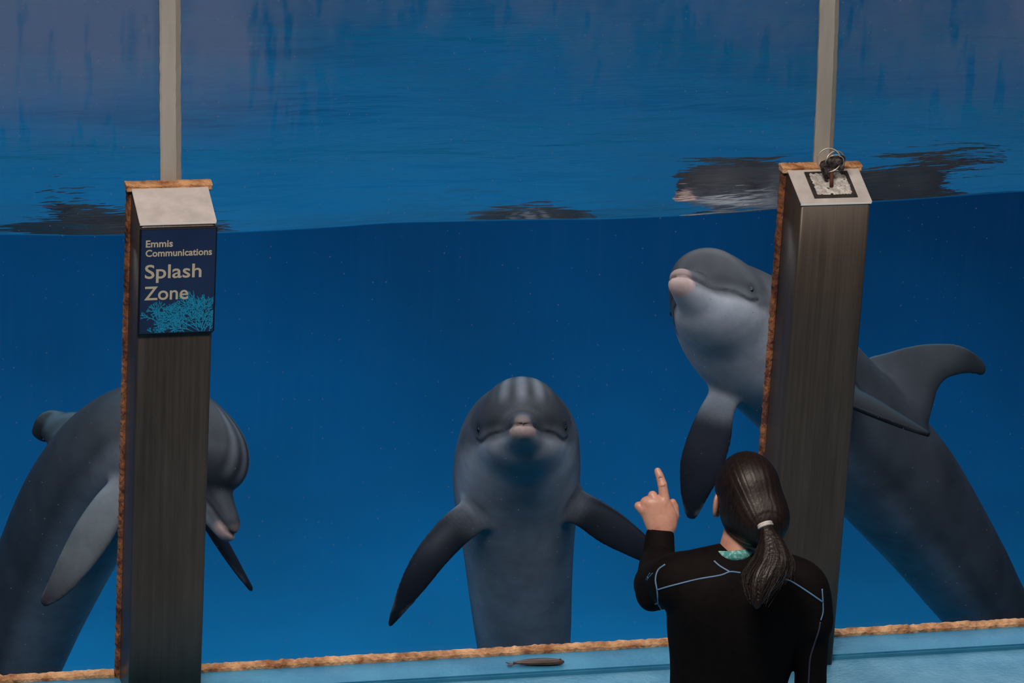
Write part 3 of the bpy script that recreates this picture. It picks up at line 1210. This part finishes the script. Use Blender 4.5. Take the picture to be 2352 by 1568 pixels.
def dolphin_right():
    P3 = lambda x, y, Y: atY(x, y, Y + .40)
    u1 = px_frame(.78, .62, .1)
    hu = px_frame(-.20, 1, .25)
    sp = [(P3(1648, 697, .54), .148, hu), (P3(1684, 738, .62), .190, px_frame(.3, .9, .2)), (P3(1732, 780, .68), .212, px_frame(.5, .85, .2)), (P3(1798, 834, .76), .214, u1),
          (P3(1860, 893, .84), .217, u1), (P3(1960, 997, .94), .219, u1), (P3(2057, 1104, 1.03), .216, u1), (P3(2130, 1198, 1.10), .196, u1), (P3(2195, 1290, 1.16), .176, u1),
          (P3(2250, 1373, 1.22), .158, u1), (P3(2400, 1600, 1.34), .115, u1), (P3(2500, 1790, 1.42), .07, u1), (P3(2560, 1920, 1.5), .04, u1)]
    nd = px_frame(-.1, .1, -1)
    nf = px_frame(-.35, .1, -1)
    nb = px_frame(.35, .75, -.5)
    nt_ = px_frame(.3, .2, -1)
    fl = [dict(pts=[(P3(2060, 895, .98), .150, .05, nd), (P3(2105, 855, 1.0), .100, .026, nd), (P3(2150, 832, 1.02), .068, .018, nd), (P3(2200, 826, 1.03), .050, .013, nd), (P3(2240, 838, 1.04), .030, .009, nd), (P3(2256, 852, 1.04), .014, .006, nd)], k=.05, col=(.035, .034, .034)),
          dict(pts=[(P3(1665, 905, .62), .050, .035, nf), (P3(1645, 950, .56), .060, .026, nf), (P3(1630, 1005, .53), .074, .019, nf), (P3(1610, 1070, .51), .074, .015, nf), (P3(1596, 1125, .50), .052, .011, nf), (P3(1590, 1165, .50), .030, .009, nf), (P3(1588, 1184, .50), .014, .006, nf)]),
          dict(pts=[(P3(1900, 890, .68), .060, .03, nb), (P3(1960, 915, .58), .062, .022, nb), (P3(2020, 943, .52), .052, .016, nb), (P3(2080, 972, .49), .034, .012, nb), (P3(2130, 996, .47), .012, .007, nb)], col=(.008, .007, .009)),
          dict(pts=[(P3(2550, 1900, 1.48), .06, .02, nt_), (P3(2640, 1900, 1.4), .06, .014, nt_), (P3(2720, 1960, 1.4), .02, .006, nt_)]),
          dict(pts=[(P3(2550, 1900, 1.48), .06, .02, nt_), (P3(2500, 1980, 1.6), .06, .014, nt_), (P3(2480, 2070, 1.6), .02, .006, nt_)])]
    dolphin('r', 'dolphin looking out beside the second post, pale throat and pink beak tip raised', (P3(1640, 682, .50), px_frame(-.47, .34, -.84), hu, 1.2), sp, fl, stripes=False, tone=(1.1, 1), uptip=.215)


def dolphin_left():
    P3 = lambda x, y, Y: atY(x, y, Y + .50)
    hf = px_frame(.50, -.77, -.40)
    hu = px_frame(.80, .42, -.30)
    sp = [(P3(458, 1040, .47), .125, px_frame(.5, .8, .2)), (P3(405, 1003, .52), .160, px_frame(.2, 1, .2)), (P3(340, 1010, .66), .190, px_frame(-.2, 1, .2)), (P3(262, 1062, .86), .206, px_frame(-.55, .8, .3)),
          (P3(190, 1155, 1.05), .206, px_frame(-.8, .6, .4)), (P3(128, 1275, 1.20), .195, px_frame(-.85, .45, .4)), (P3(76, 1400, 1.30), .178, px_frame(-.85, .3, .4)),
          (P3(30, 1540, 1.36), .150, px_frame(-.85, .2, .4)), (P3(-30, 1720, 1.42), .10, px_frame(-.85, .2, .4)), (P3(-80, 1870, 1.46), .055, px_frame(-.85, .2, .4))]
    n0 = px_frame(-.4, .2, -1)
    n2 = px_frame(.9, .3, -.3)
    nd = px_frame(.5, .2, -1)
    fl = [dict(pts=[(P3(300, 1110, .52), .060, .035, n0), (P3(252, 1165, .46), .066, .026, n0), (P3(212, 1228, .42), .070, .019, n0), (P3(172, 1290, .41), .060, .014, n0), (P3(135, 1345, .41), .042, .010, n0), (P3(102, 1382, .42), .018, .006, n0)],
               col=(.135, .135, .13), tip=(.05, .035, .04)),
          dict(pts=[(P3(440, 1120, .55), .05, .03, n2), (P3(480, 1196, .56), .045, .018, n2), (P3(515, 1255, .58), .040, .012, n2), (P3(548, 1308, .60), .028, .009, n2), (P3(576, 1351, .62), .010, .005, n2)]),
          dict(pts=[(P3(185, 1005, 1.14), .10, .05, nd), (P3(145, 985, 1.20), .072, .036, nd), (P3(114, 976, 1.26), .050, .028, nd), (P3(94, 1000, 1.28), .034, .018, nd)], k=.05, col=(.035, .035, .035)),
          dict(pts=[(P3(-75, 1850, 1.46), .06, .02, nd), (P3(-10, 1900, 1.5), .06, .014, nd), (P3(60, 1960, 1.4), .02, .006, nd)]),
          dict(pts=[(P3(-75, 1850, 1.46), .06, .02, nd), (P3(-150, 1880, 1.46), .06, .014, nd), (P3(-220, 1950, 1.3), .02, .006, nd)])]
    dolphin('l', 'dolphin arched behind the sign post with its beak pointing down', (P3(456, 1036, .45), hf, hu, 1.2), sp, fl, tone=(.85, 1))


dolphin_middle()
dolphin_right()
dolphin_left()


# ================================================================== THE TRAINER
M['skin'] = simple('skin', (.52, .25, .19), (.66, .36, .28), 30, .42, bump=.08, bscale=90, lo=.3, hi=.7)
M['nail'] = simple('nail', (.62, .36, .29), rough=.25)
M['suit'] = simple('black_neoprene', (.0045, .0030, .0032), (.0065, .0045, .0048), 60, .78, bump=.12, bscale=400, spec=.12)
M['piping'] = simple('blue_piping', (.12, .24, .42), rough=.5)
M['piping_grey'] = simple('grey_piping', (.05, .052, .075), rough=.6)
M['collar'] = simple('teal_collar', (.06, .34, .33), (.35, .66, .62), 130, .7, lo=.45, hi=.6)
M['tie'] = simple('hair_tie', (.40, .38, .39), (.62, .60, .60), 60, .6)
M['eyewhite'] = simple('eyeball', (.75, .72, .7), rough=.2)


def hair_mat():
    m, nt, out = mat('dark_hair')
    b = N(nt, 'ShaderNodeBsdfPrincipled')
    n = noise(nt, 160, 3, .6, stretch=(1, 1, .10))
    nt.links.new(ramp(nt, n, [(.3, (.004, .002, .002)), (.7, (.018, .009, .007))]), b.inputs['Base Color'])
    b.inputs['Roughness'].default_value = .46
    b.inputs['Specular IOR Level'].default_value = .42
    bn = N(nt, 'ShaderNodeBump')
    bn.inputs['Strength'].default_value = .3
    bn.inputs['Distance'].default_value = .002
    nt.links.new(n, bn.inputs['Height'])
    nt.links.new(bn.outputs[0], b.inputs['Normal'])
    nt.links.new(b.outputs[0], out.inputs[0])
    M['hair'] = m


hair_mat()
ZC = 11.3


def pd(x, y, dz=0.0):
    return atD(x, y, ZC + dz)


def cut(f, c, n, r):
    """trim a field flat behind the plane through c, near c only"""
    sl, ax = f.win(np.array(c, float), r)
    d = n[0] * ax[0][:, None, None] + n[1] * ax[1][None, :, None] + n[2] * ax[2][None, None, :]
    rr = np.sqrt(ax[0][:, None, None] ** 2 + ax[1][None, :, None] ** 2 + ax[2][None, None, :] ** 2)
    f.g[sl] = np.where(rr < r, np.maximum(f.g[sl], d), f.g[sl])


def hand_field(f, Hp, Nn, s=1.0):
    """left hand with a raised index finger; Hp(px, py, away) places a point"""
    R_, U_ = RT, UP
    A = (R_, U_, Nn)
    for a, b, rows in ((0, 0, [(1513, 1262, .020, .016), (1519, 1226, .0255, .018), (1517, 1205, .034, .019), (1513, 1182, .0385, .0175), (1507, 1163, .0375, .016), (1505, 1150, .030, .013)]),):
        K = catmull([[x, y, w, t] for x, y, w, t in rows], 7)
        for x, y, w, t in K:
            f.ell(Hp(x, y, 0), A, (w, .012, t), .012)
    f.ell(Hp(1541, 1196, .006), A, (.014, .026, .016), .012)       # ball of the thumb
    def finger(P, r, k=.004):
        for i in range(len(P) - 1):
            f.cap(Hp(*P[i]), Hp(*P[i + 1]), r[i], r[i + 1], k=k)
    finger([(1524, 1163, .0), (1526, 1146, -.002), (1521.5, 1113, -.004), (1515, 1092, .0), (1510, 1080, .003)], [.0125, .0122, .0106, .0088, .0070])
    f.ell(Hp(1521.5, 1113, -.006), A, (.0112, .009, .009), .004)
    finger([(1508, 1160, .0), (1503, 1146, -.006), (1498.5, 1137, -.004), (1501, 1146, .020), (1506, 1160, .026)], [.0125, .0118, .0105, .0098, .0085])
    finger([(1495, 1166, .0), (1488, 1158, -.005), (1483, 1152.5, -.002), (1487, 1160, .020), (1495, 1172, .026)], [.0122, .0112, .0106, .0095, .0082])
    finger([(1484, 1180, .0), (1475, 1170, -.003), (1466, 1161, .0), (1471, 1166, .018), (1482, 1178, .024)], [.0125, .0108, .0092, .0086, .0075])
    finger([(1540, 1206, .006), (1549, 1184, .012), (1548.5, 1164, .010), (1545, 1151.5, .006)], [.0135, .0115, .0098, .0068])
    # knuckles and tendons
    for x, y in ((1526, 1150), (1508, 1149), (1492, 1157), (1479, 1170)):
        f.ell(Hp(x, y, -.010), A, (.008, .007, .005), .008)
    for x0, y0, x1, y1 in ((1526, 1156, 1520, 1200), (1508, 1156, 1514, 1200), (1493, 1163, 1508, 1200)):
        f.cap(Hp(x0, y0, -.0125), Hp(x1, y1, -.0135), .0028, .0022, .006)
    # creases over the bent joints
    for x, y in ((1523, 1112), (1522, 1115), (1516, 1093)):
        f.cap(Hp(x - 4, y + .5, -.0165), Hp(x + 4, y - .5, -.0165), .0012, .0012, .001)
        f.ell(Hp(x, y, -.0155), A, (.005, .0009, .0010), .0015, sub=True)


def nrmA(f_, r_, u_, s):
    """axes of an ear, turned a little out from the head"""
    a = .45 * s
    return (f_ * math.cos(a) - r_ * math.sin(a), r_ * math.cos(a) + f_ * math.sin(a), u_)


def trainer():
    base = pd(1680, 1815, .205)
    zf = .038
    az = .09
    Bf = np.array([math.sin(az), math.cos(az), 0.0])
    Bl = np.array([math.cos(az), -math.sin(az), 0.0])
    Bz = np.array([0, 0, 1.0])
    B = (Bl, Bf, Bz)
    e = empty('person', (float(base[0]), float(base[1]), zf), 'woman in a black wetsuit with blue piping, seen from behind, pointing one finger up', 'person')

    # ---------------- skin: head, neck and both hands as one surface object
    Hc = pd(1714, 1137, 0)
    ha = .02
    Hf = nrm([math.sin(ha), math.cos(ha), .06])
    Hu = nrm(np.array([-.03, 0, 1.0]) - Hf * np.dot([-.03, 0, 1.0], Hf))
    Hr = np.cross(Hf, Hu)
    A = (Hf, Hr, Hu)
    L = lambda f, r, u: Hc + Hf * f + Hr * r + Hu * u
    f = Field(Hc - (.16, .17, .27), Hc + (.16, .17, .15), .0028)
    f.ell(L(-.005, 0, .015), A, (.094, .073, .091), .01)
    f.ell(L(.03, 0, -.045), A, (.062, .058, .066), .03)
    f.ell(L(.072, 0, -.090), A, (.024, .026, .020), .03)
    f.ell(L(.082, 0, .018), A, (.014, .050, .016), .03)               # brow
    f.cap(L(.090, 0, .004), L(.112, 0, -.028), .008, .0125, .012)      # nose
    for s in (-1, 1):
        f.ell(L(.096, s * .031, -.002), A, (.014, .015, .011), .01, sub=True)
        f.ell(L(.075, s * .040, -.03), A, (.018, .018, .016), .02)     # cheekbone
        f.ell(L(-.008, s * .081, -.020), nrmA(Hf, Hr, Hu, s), (.018, .008, .032), .006)
        f.ell(L(.000, s * .089, -.014), (Hf, Hr, Hu), (.009, .006, .017), .004, sub=True)
        f.ell(L(.000, s * .075, -.046), A, (.009, .007, .011), .005)   # lobe
    f.ell(L(.091, 0, -.055), A, (.010, .022, .006), .006)
    f.ell(L(.089, 0, -.066), A, (.010, .019, .0065), .004)
    nb = pd(1692, 1296, 0)
    f.cap(L(-.022, 0, -.055), nb, .050, .054, .004)
    V1, Q1 = f.surface()
    hz = 11.74
    Hp = lambda x, y, d: atD(x, y, hz + d)
    c0 = Hp(1508, 1170, 0)
    g = Field(c0 - .125, c0 + .125, .0017)
    hand_field(g, Hp, FW)
    V2, Q2 = g.surface()
    # unseen limbs under the suit (arms, trunk, legs, feet) and the right hand
    hip = np.array([base[0], base[1], zf])
    q = Field(hip + (-.34, -.30, -.0), hip + (.36, .60, 1.50), .010)
    q.cap(nb, pd(1700, 1400, .04), .030, .06, .004)
    q.cap(pd(1700, 1400, .04), hip + (0, 0, .95), .06, .06, .004)
    for s in (-1, 1):
        q.cap(hip + (s * .085, 0, .90), hip + (s * .09, .02, .50), .050, .035, .004)
        q.cap(hip + (s * .09, .02, .50), hip + (s * .09, -.01, .10), .032, .025, .004)
        q.cap(hip + (s * .09, -.02, .05), hip + (s * .10, .13, .040), .024, .018, .004)
    sr, er, wr = pd(1848, 1345, .01), pd(1862, 1562, .10), pd(1846, 1700, .25)
    q.cap(sr, er, .025, .020, .004)
    q.cap(er, wr, .020, .018, .004)
    sl, el, wl = pd(1552, 1332, 0), pd(1507, 1342, .25), Hp(1515, 1245, 0)
    q.cap(sl, el, .025, .020, .004)
    q.cap(el, wl, .020, .016, .004)
    V3, Q3 = q.surface()
    hd = nrm(wr - er)
    ln = nrm(np.cross(hd, Bf))
    r_ = Field(wr - .17, wr + (.17, .17, .13), .003)
    r_.cap(wr, wr + hd * .03, .024, .026, .01, flat=.8, up=ln)
    r_.cap(wr + hd * .03, wr + hd * .085, .034, .038, .01, flat=.45, up=ln)
    fd = np.cross(hd, ln)
    for i, Lf in enumerate((.072, .080, .075, .060)):
        o_ = (i - 1.5) * .0195
        k0 = wr + hd * .085 + fd * o_
        k1 = k0 + hd * Lf * .55 - ln * .006
        k2 = k1 + hd * Lf * .42 - ln * .020
        r_.cap(k0, k1, .0095, .0088, .004)
        r_.cap(k1, k2, .0088, .007, .003)
    t0 = wr + hd * .03 - fd * .03
    r_.cap(t0, t0 + hd * .04 - fd * .018 - ln * .01, .012, .0105, .006)
    r_.cap(t0 + hd * .04 - fd * .018 - ln * .01, t0 + hd * .068 - fd * .02 - ln * .018, .0105, .008, .004)
    V4, Q4 = r_.surface()
    Vs, Qs, off = [], [], 0
    for V_, Q_ in ((V1, Q1), (V2, Q2), (V3, Q3), (V4, Q4)):
        Vs.append(V_)
        Qs.append(Q_ + off)
        off += len(V_)
    keep(new_obj('body', np_mesh('body', np.vstack(Vs), np.vstack(Qs)), M['skin']), e)
    for s in (-1, 1):
        bm = bmesh.new()
        bmesh.ops.create_uvsphere(bm, u_segments=14, v_segments=10, radius=.0115)
        for v in bm.verts:
            v.co = v.co + Vector(L(.079, s * .031, -.001))
        keep(from_bm('eye', bm, M['eyewhite'], None, True), e)
    def nail(x, y, d, w, h_):
        n_ = Field(Hp(x, y, d) - .012, Hp(x, y, d) + .012, .0008)
        n_.ell(Hp(x, y, d), (RT, UP, FW), (w, h_, .0022), .0005)
        keep(new_obj('fingernail', np_mesh('fingernail', *n_.surface()), M['nail']), e)
    nail(1510.3, 1081, -.0038, .0050, .0068)

    # ---------------- wetsuit
    f = Field(hip + (-.36, -.32, .02), hip + (.38, .58, 1.52), .0058)
    rows = [(1697, 1296, 0, .060, .052), (1698, 1308, 0, .098, .062), (1700, 1330, 0, .150, .084), (1701, 1362, 0, .172, .100), (1699, 1402, 0, .176, .106), (1694, 1450, 0, .171, .105),
            (1686, 1500, 0, .156, .098), (1677, 1545, 0, .144, .092), (1671, 1590, 0, .140, .090), (1672, 1650, 0, .152, .100), (1676, 1720, 0, .166, .112), (1678, 1775, 0, .166, .114), (1678, 1815, 0, .150, .105)]
    K = catmull([list(pd(x, y, z + (y - 1296) * .000398)) + [a, b] for x, y, z, a, b in rows], 8)
    for k in K:
        f.ell(k[:3], B, (k[3], k[4], .040), .02)
    for s, x in ((-1, 1672), (1, 1712)):                       # shoulder blades
        f.ell(pd(1700 + s * 78, 1390, -.045), B, (.055, .028, .075), .04)
    # trapezius, shoulders
    f.cap(pd(1680, 1292, 0), pd(1572, 1322, 0), .036, .044, .03)
    f.cap(pd(1712, 1292, 0), pd(1838, 1334, 0), .036, .042, .03)
    f.cap(sl, pd(1556, 1340, 0), .050, .052, .04)
    # left arm: upper arm reaching forward, forearm raised
    f.cap(sl + (.0, 0, 0), el, .053, .046, .03)
    f.ell(el, np.eye(3), (.046, .046, .046), .02)
    f.cap(el, Hp(1512, 1290, -.02), .044, .040, .02)
    f.cap(Hp(1512, 1290, -.02), Hp(1516, 1225, 0), .040, .0335, .01)
    f.ell(pd(1492, 1362, .10), np.eye(3), (.034, .05, .045), .03)
    wa = nrm(Hp(1517, 1216, 0) - Hp(1513, 1270, -.01) + FW * -.012)
    cut(f, Hp(1516, 1216, 0), wa, .075)
    # right arm hanging
    f.cap(sr, pd(1862, 1440, .05), .050, .044, .03)
    f.cap(pd(1862, 1440, .05), er, .044, .036, .01)
    f.cap(er, er + (wr - er) * .4, .037, .036, .01)
    f.cap(er + (wr - er) * .4, wr, .036, .027, .01)
    # legs
    for s in (-1, 1):
        f.cap(hip + (s * .082, 0, .86), hip + (s * .09, .02, .50), .083, .055, .03)
        f.cap(hip + (s * .09, .02, .50), hip + (s * .09, -.005, .34), .053, .055, .02)
        f.cap(hip + (s * .09, -.005, .34), hip + (s * .09, -.015, .09), .055, .036, .02)
    V, Q = f.surface()
    # a few soft folds of the stretched neoprene, on the raised sleeve
    keep(new_obj('wetsuit', np_mesh('wetsuit', V, Q), M['suit']), e)
    bvh = BVHTree.FromPolygons([tuple(v) for v in V], [tuple(int(i) for i in q_) for q_ in Q])
    for s in (-1, 1):
        b = Field(hip + (s * .095 - .07, -.12, -.001), hip + (s * .095 + .07, .24, .18), .005)
        b.cap(hip + (s * .09, -.015, .12), hip + (s * .09, -.02, .05), .044, .042, .02)
        b.cap(hip + (s * .09, -.03, .036), hip + (s * .102, .15, .030), .036, .028, .02, flat=.95)
        b.ell(hip + (s * .098, .08, .022), np.eye(3), (.042, .12, .022), .02)
        cut(b, hip + (s * .095, .06, .002), (0, 0, -1), .4)
        keep(new_obj('boot', np_mesh('boot', *b.surface()), M['black']), e)

    def seam(path, m, rad=.0023):
        P = catmull([[x, y, 0] for x, y in path], 10)
        out_ = []
        for x, y, _ in P:
            d = nrm(ray(x, y))
            hit, no, i_, ds = bvh.ray_cast(Vector(CP), Vector(d))
            if hit is not None and (not out_ or np.linalg.norm(np.array(hit) - out_[-1]) < .05):
                out_.append(np.array(hit) + np.array(no) * .0006)
        if len(out_) > 2:
            tube('piping', out_, rad, m, e, 6)
    p1, p2 = M['piping'], M['piping_grey']
    seam([(1510, 1354), (1545, 1344), (1603, 1330), (1654, 1321), (1677, 1313), (1701, 1315)], p1)
    seam([(1640, 1288), (1654, 1300), (1676, 1313)], p1)
    seam([(1528, 1296), (1512, 1309), (1506, 1330), (1510, 1357), (1512, 1384)], p1)
    seam([(1505, 1386), (1512, 1386), (1525, 1409), (1543, 1438), (1550, 1482), (1559, 1513), (1567, 1529), (1569, 1565), (1570, 1620)], p1)
    seam([(1788, 1326), (1817, 1335), (1853, 1357), (1889, 1382)], p1)
    seam([(1888, 1352), (1890, 1384), (1890, 1406), (1885, 1424)], p1, .0019)
    seam([(1884, 1428), (1880, 1449), (1867, 1489), (1860, 1518), (1857, 1568), (1852, 1620)], p2)
    # small scribbled mark on the raised sleeve
    for pth in (((1484, 1331), (1489, 1322), (1493, 1316)), ((1487, 1332), (1489, 1327), (1487, 1324)), ((1490, 1326), (1495, 1321), (1499, 1316))):
        seam(pth, p1, .0012)

    # collar of the shirt under the suit
    cl, cb, cr = pd(1640, 1268, .0), pd(1690, 1273, -.055), pd(1743, 1258, .0)
    cc = (cl + cr) / 2
    a_, b_ = (cr - cl) / 2, cb - cc
    ringp = [cc + a_ * math.cos(t) + b_ * math.sin(t) for t in np.linspace(0, 2 * PI, 48)[:-1]]
    rows_ = []
    nrm_ = nrm(np.cross(a_, b_))
    if nrm_[2] < 0:
        nrm_ = -nrm_
    Vc, Fc = [], []
    prof_ = [(0, -.016), (.006, -.014), (.0065, .0), (.003, .010), (-.002, .010), (-.003, -.014)]
    for p in ringp:
        o_ = nrm(p - cc)
        for a, b in prof_:
            Vc.append(tuple(p + o_ * a + nrm_ * b))
    k_, n_ = len(prof_), len(ringp)
    for i in range(n_):
        for j in range(k_):
            Fc.append((i * k_ + j, i * k_ + (j + 1) % k_, ((i + 1) % n_) * k_ + (j + 1) % k_, ((i + 1) % n_) * k_ + j))
    me = bpy.data.meshes.new('collar')
    me.from_pydata(Vc, [], Fc)
    bm = bmesh.new()
    bm.from_mesh(me)
    keep(tag(from_bm('collar', bm, M['collar'], None, True), 'speckled teal shirt collar'), e)

    # ---------------- hair
    tie = pd(1757, 1206, -.075)
    f = Field(Hc - (.19, .20, .36), Hc + (.21, .18, .15), .0032)
    f.ell(L(-.010, 0, .020), A, (.101, .082, .098), .01)
    f.ell(L(-.040, 0, -.040), A, (.066, .070, .064), .03)
    f.cap(L(-.060, .01, -.02), tie, .055, .024, .05)
    f.ell(L(.120, 0, -.030), A, (.082, .085, .105), .012, sub=True)
    for s in (-1, 1):
        f.ell(L(.008, s * .094, -.040), A, (.040, .032, .050), .010, sub=True)
        f.ell(L(.0, s * .078, -.10), A, (.060, .050, .045), .012, sub=True)
    V, Q = f.surface()
    ax_ = nrm(L(.08, 0, .07) - tie)
    s1 = nrm(np.cross(ax_, Hr))
    s2 = np.cross(ax_, s1)
    rel = V - tie
    ang = np.arctan2(rel @ s1, rel @ s2)
    rad_ = np.linalg.norm(rel - np.outer(rel @ ax_, ax_), axis=1)
    out_ = V - Hc
    out_ /= np.linalg.norm(out_, axis=1)[:, None]
    amp = .0004 * np.clip(rad_ / .05, 0, 1)
    V = V + out_ * (amp * (np.sin(ang * 43 + 4 * np.sin(ang * 5)) + .8 * np.sin(ang * 97 + 5 * np.sin(ang * 3))))[:, None]
    hair = keep(new_obj('hair', np_mesh('hair', V, Q), M['hair']), e)
    # ponytail, gathered where the hair meets the tie
    hb = BVHTree.FromPolygons([tuple(v) for v in V], [tuple(int(i) for i in q_) for q_ in Q])
    hit = hb.ray_cast(Vector(CP), Vector(nrm(ray(1757, 1203))))[0]
    dz0 = float((np.array(hit) - CP) @ FW) - ZC
    path = [(1757, 1208, -.078, .0110), (1764, 1226, -.090, .018), (1773, 1252, -.108, .032), (1774, 1285, -.125, .044), (1762, 1315, -.138, .048), (1750, 1342, -.140, .036), (1742, 1365, -.138, .020), (1738, 1382, -.135, .006)]
    path = [(x, y, min(z, dz0 + .004 - .0005 * (y - 1208)), r) for x, y, z, r in path]
    path[0] = (1757, 1208, dz0 + .012, .012)
    K = catmull([list(pd(x, y, z)) + [r] for x, y, z, r in path], 12)
    g = Field(K[:, :3].min(0) - .07, K[:, :3].max(0) + .07, .003)
    for k in K:
        g.ell(k[:3], (RT, UP, FW), (k[3], .016, k[3] * .72), .006)
    V, Q = g.surface()
    d_ = V[:, None, :] - K[None, :, :3]
    j = (d_ ** 2).sum(-1).argmin(1)
    rel = V - K[j, :3]
    ang = np.arctan2(rel @ FW, rel @ RT)
    o_ = rel / (np.linalg.norm(rel, axis=1)[:, None] + 1e-9)
    V = V + o_ * (.0008 * np.sin(ang * 19 + 3 * np.sin(ang * 4) + j * .05) + .0007 * np.sin(ang * 47 + 3 * np.sin(ang * 7) + j * .09))[:, None] * np.clip(j / 10, 0, 1)[:, None]
    keep(new_obj('ponytail', np_mesh('ponytail', V, Q), M['hair']), e)
    # loose strands, one mesh
    Vt, Ft = [], []
    r2 = np.random.default_rng(5)
    for q_ in range(420):
        a = r2.uniform(0, 2 * PI)
        spread = r2.uniform(.8, 1.28)
        end = r2.integers(len(K) * 6 // 10, len(K) - 1)
        st_ = r2.integers(4, len(K) // 2)
        w = r2.normal(0, .010, 3)
        prev = None
        rr = r2.uniform(.0004, .0008)
        for i in range(st_, end, 3):
            t = (i - st_) / (end - st_)
            p = K[i, :3] + (RT * math.cos(a) + FW * math.sin(a) * .72) * K[i, 3] * (.95 + (spread - .95) * t) + w * t
            i0 = len(Vt)
            for k in range(3):
                an = k * 2.094
                Vt.append(tuple(p + rr * (math.cos(an) * RT + math.sin(an) * FW)))
            if prev is not None:
                for k in range(3):
                    Ft.append((prev + k, prev + (k + 1) % 3, i0 + (k + 1) % 3, i0 + k))
            prev = i0
    me = bpy.data.meshes.new('loose_strands')
    me.from_pydata(Vt, [], Ft)
    keep(tag(new_obj('loose_strands', me, M['hair'], None, True), kind='stuff'), e)
    # hair tie
    dn = nrm(pd(1766, 1232, -.088) - pd(1756, 1202, -.076))
    a1 = nrm(np.cross(dn, FW))
    b1 = np.cross(dn, a1)
    c_ = pd(1757, 1205, dz0 + .010)
    for q_ in range(2):
        tube('hair_tie' if q_ == 0 else 'hair_tie', [c_ + dn * .005 * q_ + .0175 * (math.cos(t) * a1 + math.sin(t) * b1) for t in np.linspace(0, 2 * PI, 28)[:-1]], .0042, M['tie'], e, 8, True)


trainer()
